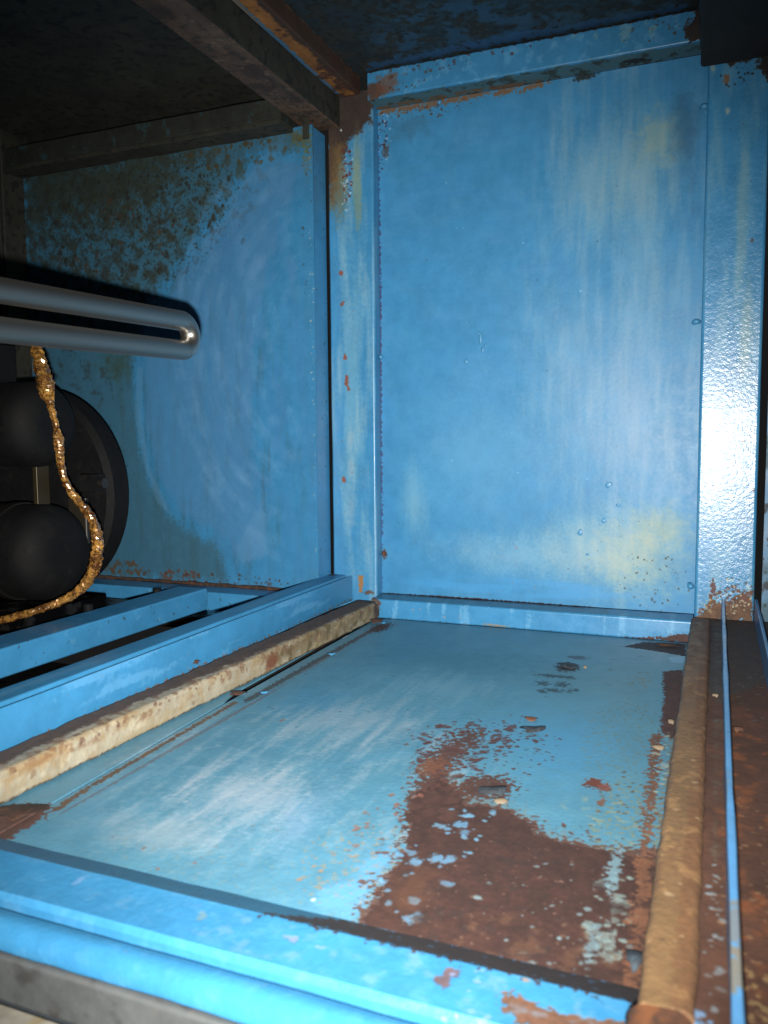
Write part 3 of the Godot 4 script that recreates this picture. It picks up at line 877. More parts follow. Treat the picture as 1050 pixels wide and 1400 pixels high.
	part("bottom_rail", member("x", rounded(-0.001, -0.2068, 0.0361, -0.1839, 0.0025), -0.3695, -0.0185, 10, 0.1198, 0.0003, 22, -0.372, -0.014), finish(cv, 0.04), cabinet, "blue rail at the foot of the back panel")


func build_floor() -> void:
	var rect := Rect2(-0.405, 0.03, 0.39, 0.66)
	var cv := Canvas.new(-0.405, 0.03, -0.015, 0.69, 2100.0, noise)
	cv.base(Color(0.285, 0.475, 0.565), 0.42, 0.05, 0.3)
	cv.mottle(0.0000, 0.0000, 0.0000, 0.0000, "big", -0.3, 1.3, Color(0.322, 0.502, 0.573), 0.5, 0.5, 0)
	cv.mottle(0.0000, 0.0000, 0.0000, 0.0000, "down", 0, 1.2, Color(0.329, 0.525, 0.620), 0.35, 0.5, 0)
	cv.blob(-0.2097, 0.1819, 0.1392, 0.0778, 0, 1, 0.5, "mid", Color(0.220, 0.408, 0.486), 0.6, 0.5, 0)
	cv.blob(-0.2746, 0.1637, 0.0604, 0.0958, 0, 1, 0.5, "mid", Color(0.227, 0.424, 0.525), 0.55, -1, 0)
	cv.blob(-0.2849, 0.3356, 0.0650, 0.0585, 0, 1, 0.6, "down", Color(0.259, 0.486, 0.620), 0.5, -1, 0)
	cv.blob(-0.2457, 0.3659, 0.0758, 0.0747, 0, 1, 0.8, "down", Color(0.580, 0.627, 0.667), 0.5, 0.55, 0)
	cv.blob(-0.2539, 0.5034, 0.0602, 0.0558, 0, 1, 0.8, "down", Color(0.612, 0.643, 0.682), 0.6, 0.55, 0)
	cv.blob(-0.2103, 0.2664, 0.0627, 0.0594, 0, 1, 0.8, "down", Color(0.471, 0.596, 0.643), 0.45, -1, 0)
	cv.blob(-0.2599, 0.5585, 0.0686, 0.0334, 0, 1, 0.8, "big", Color(0.588, 0.612, 0.635), 0.45, -1, 0)
	cv.mottle(-0.2438, 0.4593, 0.1422, 0.1262, "down", -0.2, 1.3, Color(0.627, 0.659, 0.698), 0.45, 0.6, 0)
	cv.mottle(-0.2438, 0.4593, 0.1422, 0.1262, "mid", 0.1, 0.8, Color(0.565, 0.643, 0.682), 0.3, 0.6, 0)
	cv.mottle(-0.2469, 0.4726, 0.1392, 0.1153, "mid", 0.1, 1, Color(0.306, 0.486, 0.573), 0.4, -1, 0)
	cv.mottle(-0.2137, 0.5870, 0.1035, 0.0279, "fine", 0.2, 0.8, Color(0.455, 0.478, 0.439), 0.35, -1, 0)
	cv.blob(-0.2101, 0.5213, 0.0224, 0.0587, 0, 1, 0.8, "down", Color(0.494, 0.588, 0.690), 0.5, -1, 0)
	cv.blob(-0.0864, 0.3590, 0.0504, 0.0940, 0, 0.9, 0.5, "mid", Color(0.259, 0.502, 0.651), 0.75, 0.4, 0)
	cv.blob(-0.1199, 0.3422, 0.0530, 0.0751, 0, 0.9, 0.6, "mid", Color(0.275, 0.502, 0.635), 0.6, -1, 0)
	cv.blob(-0.0997, 0.2024, 0.0698, 0.0632, 0, 0.9, 0.7, "mid", Color(0.298, 0.455, 0.510), 0.5, -1, 0)
	cv.blob(-0.1520, 0.5796, 0.0155, 0.0204, 0, 0.6, 0.7, "mid", Color(0.345, 0.557, 0.722), 0.75, 0.4, 0)
	cv.blob(-0.1493, 0.5475, 0.0094, 0.0239, 0, 0.6, 0.7, "mid", Color(0.345, 0.557, 0.722), 0.7, -1, 0)
	cv.mottle(-0.1571, 0.5429, 0.0374, 0.0463, "fine", 0.25, 0.5, Color(0.510, 0.463, 0.392), 0.6, 0.7, 0)
	cv.spots(-0.1581, 0.5582, 0.0262, 0.0333, 60, 0.0006, 0.0018, Color(0.533, 0.408, 0.306), 0.7, 60, 0.8, -0.1)
	cv.mottle(-0.0392, 0.4549, 0.0222, 0.0682, "fine", 0, 0.5, Color(0.439, 0.455, 0.369), 0.7, 0.7, 0)
	cv.mottle(-0.0573, 0.3183, 0.0288, 0.0891, "fine", 0.2, 0.5, Color(0.392, 0.439, 0.400), 0.6, 0.7, 0)
	cv.mottle(-0.0492, 0.4678, 0.0326, 0.0457, "mid", 0.2, 0.5, Color(0.518, 0.565, 0.486), 0.5, 0.7, 0)
	cv.spots(-0.0419, 0.4466, 0.0188, 0.0637, 80, 0.0005, 0.0018, Color(0.314, 0.243, 0.173), 0.8, 61, 0.8, -0.1)
	cv.poly(PackedVector2Array([Vector2(-0.1668, 0.4589), Vector2(-0.1593, 0.4205), Vector2(-0.1371, 0.4302), Vector2(-0.1047, 0.4509), Vector2(-0.0746, 0.4777), Vector2(-0.0472, 0.4842), Vector2(-0.0211, 0.4740), Vector2(-0.0120, 0.6269), Vector2(-0.1327, 0.6344), Vector2(-0.1445, 0.5921), Vector2(-0.1464, 0.5676), Vector2(-0.1479, 0.5315), Vector2(-0.1560, 0.5003)]), 0.02, 0.02, "fine", Color(0.408, 0.361, 0.314), 0.45, 0.7, 0, 0.2)
	cv.poly(PackedVector2Array([Vector2(-0.1626, 0.4627), Vector2(-0.1553, 0.4325), Vector2(-0.1372, 0.4485), Vector2(-0.1265, 0.4635), Vector2(-0.1055, 0.4654), Vector2(-0.0895, 0.4744), Vector2(-0.0764, 0.4888), Vector2(-0.0572, 0.4913), Vector2(-0.0465, 0.4904), Vector2(-0.0206, 0.4819), Vector2(-0.0120, 0.6269), Vector2(-0.1288, 0.6328), Vector2(-0.1404, 0.5940), Vector2(-0.1416, 0.5736), Vector2(-0.1416, 0.5415), Vector2(-0.1480, 0.5133), Vector2(-0.1587, 0.4899)]), 0.001, 0.011, "fine", Color(0.275, 0.165, 0.125), 0.85, 0.8, -0.15, 0.3)
	cv.spots(-0.1419, 0.5210, 0.0141, 0.0663, 70, 0.0006, 0.0024, Color(0.306, 0.188, 0.149), 0.9, 160, 0.8, -0.25)
	cv.spots(-0.0802, 0.4886, 0.0320, 0.0226, 60, 0.0006, 0.0022, Color(0.290, 0.173, 0.141), 0.9, 161, 0.8, -0.25)
	cv.spots(-0.1323, 0.3766, 0.0414, 0.0677, 120, 0.0005, 0.0018, Color(0.306, 0.180, 0.165), 0.9, 162, 0.8, -0.25)
	cv.spots(-0.1734, 0.3779, 0.0283, 0.0369, 60, 0.0005, 0.0018, Color(0.329, 0.204, 0.180), 0.9, 163, 0.8, -0.25)
	cv.poly(PackedVector2Array([Vector2(-0.1593, 0.4668), Vector2(-0.1539, 0.4367), Vector2(-0.1372, 0.4529), Vector2(-0.1262, 0.4675), Vector2(-0.1199, 0.4670), Vector2(-0.1046, 0.4690), Vector2(-0.0895, 0.4781), Vector2(-0.0765, 0.4922), Vector2(-0.0568, 0.4944), Vector2(-0.0461, 0.4934), Vector2(-0.0312, 0.4938), Vector2(-0.0204, 0.4857), Vector2(-0.0120, 0.6269), Vector2(-0.1275, 0.6323), Vector2(-0.1388, 0.5946), Vector2(-0.1394, 0.5753), Vector2(-0.1392, 0.5435), Vector2(-0.1460, 0.5142), Vector2(-0.1565, 0.4910)]), 0.0012, 0.01, "mid", Color(0.212, 0.133, 0.110), 1, 0.72, -0.3, 0.32)
	cv.poly(PackedVector2Array([Vector2(-0.1722, 0.4190), Vector2(-0.1691, 0.3908), Vector2(-0.1606, 0.3499), Vector2(-0.1464, 0.3523), Vector2(-0.1471, 0.3961), Vector2(-0.1476, 0.4343), Vector2(-0.1513, 0.4583), Vector2(-0.1619, 0.4570)]), 0.0012, 0.017, "fine", Color(0.275, 0.165, 0.133), 0.9, 0.8, -0.3, 0.3)
	cv.blob(-0.1625, 0.4255, 0.0129, 0.0180, 0, 0.5, 0.9, "fine", Color(0.408, 0.243, 0.157), 0.75, 0.8, -0.1)
	cv.poly(PackedVector2Array([Vector2(-0.1432, 0.4552), Vector2(-0.1329, 0.4286), Vector2(-0.1156, 0.4243), Vector2(-0.1059, 0.4364), Vector2(-0.1082, 0.4544), Vector2(-0.1278, 0.4620)]), 0.0012, 0.012, "fine", Color(0.259, 0.157, 0.125), 0.95, 0.8, -0.3, 0.3)
	cv.spots(-0.1526, 0.3773, 0.0350, 0.0529, 130, 0.0008, 0.0042, Color(0.275, 0.157, 0.149), 0.95, 62, 0.8, -0.3)
	cv.spots(-0.1246, 0.3875, 0.0269, 0.0503, 60, 0.0006, 0.0026, Color(0.267, 0.165, 0.157), 0.9, 63, 0.8, -0.3)
	cv.spots(-0.1441, 0.4662, 0.0177, 0.0341, 50, 0.0012, 0.005, Color(0.259, 0.161, 0.133), 0.95, 64, 0.8, -0.3)
	cv.spots(-0.1616, 0.5024, 0.0149, 0.0431, 40, 0.0006, 0.0026, Color(0.471, 0.298, 0.243), 0.8, 65, 0.8, -0.2)
	cv.blob(-0.0634, 0.4144, 0.0070, 0.0084, 0, 0.3, 0.7, "fine", Color(0.337, 0.180, 0.141), 1, 0.8, -0.3)
	cv.blob(-0.0570, 0.4175, 0.0040, 0.0073, 0, 0.3, 0.7, "fine", Color(0.408, 0.235, 0.204), 0.95, 0.8, -0.3)
	cv.blob(-0.0559, 0.4392, 0.0023, 0.0057, 0, 0.3, 0.7, "fine", Color(0.392, 0.259, 0.204), 0.9, 0.8, -0.3)
	cv.spots(-0.1242, 0.5377, 0.0200, 0.0511, 26, 0.0012, 0.0048, Color(0.361, 0.541, 0.675), 0.95, 66, 0.45, 0.3)
	cv.spots(-0.1182, 0.4947, 0.0254, 0.0297, 16, 0.001, 0.004, Color(0.376, 0.549, 0.659), 0.95, 67, 0.45, 0.3)
	cv.spots(-0.0588, 0.5643, 0.0378, 0.0505, 40, 0.0006, 0.0022, Color(0.439, 0.533, 0.565), 0.9, 68, 0.5, 0.25)
	cv.spots(-0.0362, 0.5496, 0.0104, 0.0447, 46, 0.001, 0.004, Color(0.439, 0.510, 0.502), 0.9, 69, 0.55, 0.25)
	cv.blob(-0.0411, 0.5125, 0.0040, 0.0257, 0, 0.5, 0.9, "fine", Color(0.408, 0.533, 0.580), 0.85, 0.5, 0.25)
	cv.blob(-0.0427, 0.5744, 0.0039, 0.0188, 0, 0.5, 1, "fine", Color(0.392, 0.486, 0.518), 0.8, 0.5, 0.25)
	cv.spots(-0.0802, 0.5547, 0.0518, 0.0539, 140, 0.0005, 0.0012, Color(0.408, 0.322, 0.275), 0.7, 70, 0.7, 0.1)
	cv.mottle(-0.0802, 0.5547, 0.0610, 0.0621, "mid", 0.2, 0.4, Color(0.165, 0.114, 0.106), 0.6, 0.8, 0)
	cv.mottle(-0.0607, 0.5867, 0.0439, 0.0261, "mid", 0, 0.5, Color(0.314, 0.208, 0.145), 0.6, 0.85, 0)
	cv.blob(-0.1252, 0.5659, 0.0156, 0.0311, 0, 0.8, 0.8, "mid", Color(0.329, 0.212, 0.141), 0.5, -1, 0)
	cv.poly(PackedVector2Array([Vector2(-0.0402, 0.1516), Vector2(-0.0225, 0.1375), Vector2(-0.0160, 0.3176), Vector2(-0.0254, 0.3212), Vector2(-0.0333, 0.3091), Vector2(-0.0344, 0.2405)]), 0.001, 0.003, "fine", Color(0.259, 0.180, 0.165), 1, 0.8, -0.3, 0.3)
	cv.poly(PackedVector2Array([Vector2(-0.0376, 0.3184), Vector2(-0.0295, 0.3076), Vector2(-0.0283, 0.3882), Vector2(-0.0270, 0.4502), Vector2(-0.0266, 0.4996), Vector2(-0.0313, 0.5014), Vector2(-0.0325, 0.4523), Vector2(-0.0350, 0.3908)]), 0.001, 0.006, "fine", Color(0.361, 0.243, 0.180), 0.95, 0.8, -0.3, 0.3)
	cv.poly(PackedVector2Array([Vector2(-0.0254, 0.3212), Vector2(-0.0160, 0.3176), Vector2(-0.0170, 0.4463), Vector2(-0.0197, 0.4969), Vector2(-0.0230, 0.4982), Vector2(-0.0245, 0.4300)]), 0.002, 0.008, "fine", Color(0.408, 0.329, 0.251), 0.7, 0.8, -0.1, 0.3)
	cv.spots(-0.0276, 0.3634, 0.0069, 0.0564, 24, 0.001, 0.0034, Color(0.588, 0.627, 0.588), 0.8, 71, 0.6, 0.2)
	cv.poly(PackedVector2Array([Vector2(-0.0319, 0.4941), Vector2(-0.0223, 0.4826), Vector2(-0.0206, 0.6230), Vector2(-0.0287, 0.6263)]), 0.003, 0.012, "mid", Color(0.384, 0.251, 0.173), 0.8, 0.8, -0.1, 0.3)
	cv.poly(PackedVector2Array([Vector2(-0.0828, 0.0742), Vector2(-0.0478, 0.0821), Vector2(-0.0221, 0.0925), Vector2(-0.0239, 0.0398), Vector2(-0.0640, 0.0483)]), 0.0008, 0.003, "fine", Color(0.180, 0.133, 0.133), 0.9, 0.8, 0, 0)
	cv.poly(PackedVector2Array([Vector2(-0.0388, 0.0988), Vector2(-0.0241, 0.0905), Vector2(-0.0232, 0.1173), Vector2(-0.0339, 0.1187)]), 0.0006, 0.001, "fine", Color(0.376, 0.588, 0.706), 0.9, 0.45, 0, 0)
	cv.blob(-0.1212, 0.1670, 0.0118, 0.0176, 0, 0.3, 0.6, "fine", Color(0.180, 0.188, 0.204), 0.97, 0.6, 0.15)
	cv.blob(-0.1170, 0.1308, 0.0109, 0.0078, 0, 0.35, 0.7, "fine", Color(0.173, 0.212, 0.251), 0.9, -1, 0)
	cv.blob(-0.1302, 0.1999, 0.0131, 0.0066, 0, 0.5, 0.9, "fine", Color(0.165, 0.235, 0.267), 0.85, 0.6, 0)
	cv.blob(-0.1319, 0.2236, 0.0069, 0.0082, 0, 0.5, 0.9, "fine", Color(0.165, 0.235, 0.267), 0.85, 0.6, 0)
	cv.blob(-0.1162, 0.2221, 0.0075, 0.0092, 0, 0.5, 0.9, "fine", Color(0.165, 0.235, 0.267), 0.85, 0.6, 0)
	cv.blob(-0.1195, 0.2406, 0.0112, 0.0059, 0, 0.5, 0.9, "fine", Color(0.165, 0.235, 0.267), 0.85, 0.6, 0)
	cv.blob(-0.1157, 0.1992, 0.0082, 0.0066, 0, 0.5, 0.9, "fine", Color(0.165, 0.235, 0.267), 0.85, 0.6, 0)
	cv.blob(-0.1286, 0.2462, 0.0050, 0.0057, 0, 0.5, 0.9, "fine", Color(0.165, 0.235, 0.267), 0.85, 0.6, 0)
	cv.blob(-0.1049, 0.2351, 0.0045, 0.0059, 0, 0.5, 0.9, "fine", Color(0.165, 0.235, 0.267), 0.85, 0.6, 0)
	cv.spots(-0.0669, 0.1665, 0.0239, 0.0643, 26, 0.0007, 0.003, Color(0.275, 0.337, 0.329), 0.75, 72, -1, 0)
	cv.spots(-0.0531, 0.1849, 0.0116, 0.0417, 24, 0.0008, 0.003, Color(0.376, 0.361, 0.235), 0.7, 73, -1, 0)
	cv.spots(-0.1875, 0.2986, 0.1765, 0.1241, 70, 0.0005, 0.0016, Color(0.204, 0.282, 0.329), 0.75, 74, -1, 0)
	cv.spots(-0.2632, 0.5123, 0.1112, 0.0802, 60, 0.0005, 0.0013, Color(0.392, 0.408, 0.416), 0.6, 75, -1, 0)
	cv.spots(-0.1616, 0.1502, 0.1154, 0.0525, 40, 0.0005, 0.0015, Color(0.188, 0.275, 0.329), 0.7, 76, -1, 0)
	cv.blob(-0.3418, 0.1976, 0.0027, 0.0074, 0, 0.5, 0.5, "fine", Color(0.745, 0.804, 0.824), 0.8, -1, 0)
	cv.blob(-0.3607, 0.1317, 0.0029, 0.0087, 0, 0.5, 0.5, "fine", Color(0.745, 0.804, 0.824), 0.8, -1, 0)
	cv.blob(-0.2939, 0.3843, 0.0021, 0.0041, 0, 0.5, 0.5, "fine", Color(0.471, 0.329, 0.290), 0.8, -1, 0)
	cv.blob(-0.2660, 0.5776, 0.0014, 0.0018, 0, 0.5, 0.5, "fine", Color(0.471, 0.329, 0.290), 0.8, -1, 0)
	cv.blob(-0.2464, 0.5913, 0.0014, 0.0016, 0, 0.5, 0.5, "fine", Color(0.471, 0.329, 0.290), 0.8, -1, 0)
	cv.blob(-0.2330, 0.5802, 0.0013, 0.0017, 0, 0.5, 0.5, "fine", Color(0.471, 0.329, 0.290), 0.8, -1, 0)
	cv.blob(-0.1640, 0.5875, 0.0012, 0.0016, 0, 0.5, 0.5, "fine", Color(0.745, 0.804, 0.824), 0.8, -1, 0)
	cv.poly(PackedVector2Array([Vector2(-0.3453, 0.5604), Vector2(-0.3483, 0.5256), Vector2(-0.3509, 0.4352), Vector2(-0.3533, 0.3556), Vector2(-0.3475, 0.3593), Vector2(-0.3455, 0.4393), Vector2(-0.3428, 0.5280), Vector2(-0.3388, 0.5637)]), 0.0014, 0.0025, "fine", Color(0.329, 0.227, 0.157), 0.85, 0.8, 0, 0.3)
	cv.poly(PackedVector2Array([Vector2(-0.3477, 0.3536), Vector2(-0.3494, 0.2368), Vector2(-0.3481, 0.0608), Vector2(-0.3395, 0.0731), Vector2(-0.3400, 0.2491), Vector2(-0.3396, 0.3602)]), 0.0015, 0.003, "fine", Color(0.196, 0.204, 0.204), 0.75, 0.8, 0, 0)
	cv.poly(PackedVector2Array([Vector2(-0.3366, 0.5638), Vector2(-0.3378, 0.3576), Vector2(-0.3473, 0.0798), Vector2(-0.3417, 0.0890), Vector2(-0.3329, 0.3634), Vector2(-0.3324, 0.5660)]), 0.0008, 0.0012, "fine", Color(0.345, 0.314, 0.329), 0.55, 0.8, 0, 0)
	cv.spots(-0.3377, 0.2298, 0.0514, 0.0803, 30, 0.0006, 0.002, Color(0.235, 0.259, 0.259), 0.7, 77, -1, 0)
	cv.poly(PackedVector2Array([Vector2(-0.3796, 0.5776), Vector2(-0.3652, 0.5601), Vector2(-0.3496, 0.5560), Vector2(-0.3394, 0.5696), Vector2(-0.3397, 0.5896), Vector2(-0.3326, 0.6191)]), 0.001, 0.007, "fine", Color(0.290, 0.188, 0.157), 0.95, 0.85, 0.1, 0.3)
	cv.blob(-0.3398, 0.0808, 0.0121, 0.0284, 0, 0.4, 0.9, "fine", Color(0.220, 0.141, 0.118), 0.95, 0.8, 0)
	var m := finish(cv, 0.055)
	part("floor_panel", slab(PackedVector2Array([Vector2(-0.3452, 0.037), Vector2(-0.0165, 0.037), Vector2(-0.0165, 0.664), Vector2(-0.332, 0.664), Vector2(-0.3352, 0.565)]), -0.2080, -0.2064, rect), m, cabinet, "blue floor sheet with a large flaked area of brown rust")
	part("floor_flange", slab(PackedVector2Array([Vector2(-0.3615, 0.037), Vector2(-0.3466, 0.037), Vector2(-0.3366, 0.565), Vector2(-0.3334, 0.664), Vector2(-0.3455, 0.664), Vector2(-0.3478, 0.565), Vector2(-0.3560, 0.365)]), -0.2082, -0.2070, rect), m, cabinet)
	part("floor_ledge", slab(PackedVector2Array([Vector2(-0.402, 0.037), Vector2(-0.3715, 0.037), Vector2(-0.3692, 0.10), Vector2(-0.3636, 0.34), Vector2(-0.3582, 0.362), Vector2(-0.3495, 0.565), Vector2(-0.3470, 0.664), Vector2(-0.402, 0.664)]), -0.2078, -0.2066, rect), m, cabinet)
	part("floor_bearer", box("z", -0.404, -0.245, -0.0165, -0.2240, 0.0, 0.664), tints.rust_black, cabinet)


func build_ceiling() -> void:
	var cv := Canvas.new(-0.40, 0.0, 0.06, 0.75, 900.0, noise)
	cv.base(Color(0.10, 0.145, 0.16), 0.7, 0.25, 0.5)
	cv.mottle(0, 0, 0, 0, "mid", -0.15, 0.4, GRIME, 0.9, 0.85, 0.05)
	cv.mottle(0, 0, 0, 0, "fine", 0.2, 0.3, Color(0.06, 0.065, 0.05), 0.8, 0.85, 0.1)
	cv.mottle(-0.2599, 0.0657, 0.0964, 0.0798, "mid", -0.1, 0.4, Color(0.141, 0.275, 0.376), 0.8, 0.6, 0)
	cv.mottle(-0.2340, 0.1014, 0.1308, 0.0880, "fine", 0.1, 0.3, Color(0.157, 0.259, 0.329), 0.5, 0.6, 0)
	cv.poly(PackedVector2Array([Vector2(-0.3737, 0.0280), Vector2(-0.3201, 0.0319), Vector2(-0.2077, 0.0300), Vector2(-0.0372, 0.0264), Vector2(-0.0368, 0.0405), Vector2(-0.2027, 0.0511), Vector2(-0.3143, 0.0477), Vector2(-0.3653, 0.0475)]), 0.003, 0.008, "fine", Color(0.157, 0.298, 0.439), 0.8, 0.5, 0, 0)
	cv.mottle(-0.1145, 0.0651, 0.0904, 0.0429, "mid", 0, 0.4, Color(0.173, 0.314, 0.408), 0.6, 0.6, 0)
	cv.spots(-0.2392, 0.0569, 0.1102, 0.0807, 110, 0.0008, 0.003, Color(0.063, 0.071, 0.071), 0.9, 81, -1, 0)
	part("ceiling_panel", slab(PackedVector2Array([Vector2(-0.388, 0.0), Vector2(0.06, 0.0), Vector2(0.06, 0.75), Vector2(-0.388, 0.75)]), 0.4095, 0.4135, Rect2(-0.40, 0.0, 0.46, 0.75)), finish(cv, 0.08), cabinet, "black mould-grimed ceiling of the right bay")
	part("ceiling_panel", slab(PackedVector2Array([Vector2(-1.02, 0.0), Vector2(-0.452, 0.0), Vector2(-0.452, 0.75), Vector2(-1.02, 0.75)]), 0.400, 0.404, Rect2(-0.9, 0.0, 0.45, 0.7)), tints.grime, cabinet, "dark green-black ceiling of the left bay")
	# stepped beam running front to back over the post
	cv = Canvas.new(0, 0.0, 0.181, 0.75, 1000.0, noise)
	cv.base(Color(0.27, 0.20, 0.15), 0.75, 0.3, 0.6)
	cv.mottle(0, 0, 0, 0, "mid", 0.0, 0.4, RUST_DARK, 0.8, 0.85, 0.05)
	cv.mottle(0, 0, 0, 0, "fine", 0.3, 0.3, GRIME, 0.7, 0.8, 0.0)
	cv.poly(PackedVector2Array([Vector2(0.0385, 0.0000), Vector2(0.0415, 0.0000), Vector2(0.0415, 0.7500), Vector2(0.0385, 0.7500)]), 0.0008, 0.0016, "fine", Color(0.471, 0.439, 0.392), 0.85, 0.5, 0, 0)  # lower right edge painted pale, as if it caught the light
	cv.poly(PackedVector2Array([Vector2(0.0430, 0.0000), Vector2(0.1000, 0.0000), Vector2(0.1000, 0.7500), Vector2(0.0430, 0.7500)]), 0.002, 0.003, "mid", Color(0.086, 0.078, 0.071), 0.93, 0.8, 0, 0)
	cv.mottle(0.0200, 0.2000, 0.0220, 0.2500, "down", 0, 0.5, Color(0.345, 0.282, 0.227), 0.6, 0.8, 0)
	cv.spots(0.0200, 0.1500, 0.0180, 0.1500, 40, 0.0008, 0.003, Color(0.431, 0.392, 0.337), 0.6, 85, 0.8, 0)
	part("ceiling_beam", member("z", rounded(-0.4530, 0.3592, -0.4132, 0.4100, 0.002), 0.0165, 0.75, 16, 0.181, 0.0005, 31, 0.0, 0.75), finish(cv, 0.08), cabinet, "lower brown rusted ceiling beam with a lit edge painted on")
	cv = Canvas.new(0, 0.0, 0.094, 0.75, 1300.0, noise)
	cv.base(Color(0.50, 0.325, 0.155), 0.7, 0.2, 0.6)
	cv.mottle(0, 0, 0, 0, "mid", 0.25, 0.4, RUST_DARK, 0.7, 0.85, 0.05)
	cv.poly(PackedVector2Array([Vector2(-0.0020, 0.0000), Vector2(0.0058, 0.0000), Vector2(0.0058, 0.7500), Vector2(-0.0020, 0.7500)]), 0.0008, 0.0022, "fine", Color(0.235, 0.408, 0.549), 0.9, 0.45, 0, 0)
	cv.poly(PackedVector2Array([Vector2(0.0170, 0.0000), Vector2(0.0470, 0.0000), Vector2(0.0470, 0.7500), Vector2(0.0170, 0.7500)]), 0.004, 0.006, "mid", Color(0.173, 0.118, 0.086), 0.85, 0.8, 0, 0)
	cv.poly(PackedVector2Array([Vector2(0.0440, 0.0300), Vector2(0.0475, 0.0300), Vector2(0.0475, 0.7500), Vector2(0.0440, 0.7500)]), 0.0008, 0.004, "fine", Color(0.235, 0.376, 0.478), 0.8, 0.5, 0, 0)
	cv.mottle(0.0110, 0.2500, 0.0120, 0.3000, "down", 0.1, 0.5, Color(0.627, 0.408, 0.188), 0.6, 0.8, 0)
	cv.mottle(0.0200, 0.0500, 0.0300, 0.0600, "mid", -0.2, 0.4, Color(0.220, 0.118, 0.086), 0.8, 0.8, 0)
	part("ceiling_beam", member("z", rounded(-0.4115, 0.3910, -0.3860, 0.4125, 0.002), 0.0165, 0.75, 16, 0.094, 0.0005, 33, 0.0, 0.75), finish(cv, 0.08), cabinet, "upper orange-brown rusted ceiling beam with blue paint left on its edges")
	part("beam_web", box("z", -0.4130, 0.3600, -0.4117, 0.4100, 0.0165, 0.75, 0.0004), tints.grime, cabinet)
	part("side_rail", box("z", -0.0235, 0.3585, 0.06, 0.4090, 0.0170, 0.75, 0.003, 0.0015, 44, 60), tints.rust_black, cabinet, "rust-black top rail over the right corner post")
	part("bolt_head", bead(Vector3(-0.4105, 0.3560, 0.0166), 0.0022, 0.0022, 0.0016, "z", 3), plain(Color(0.5, 0.5, 0.48), 0.35, 0.5, 0.6), cabinet)


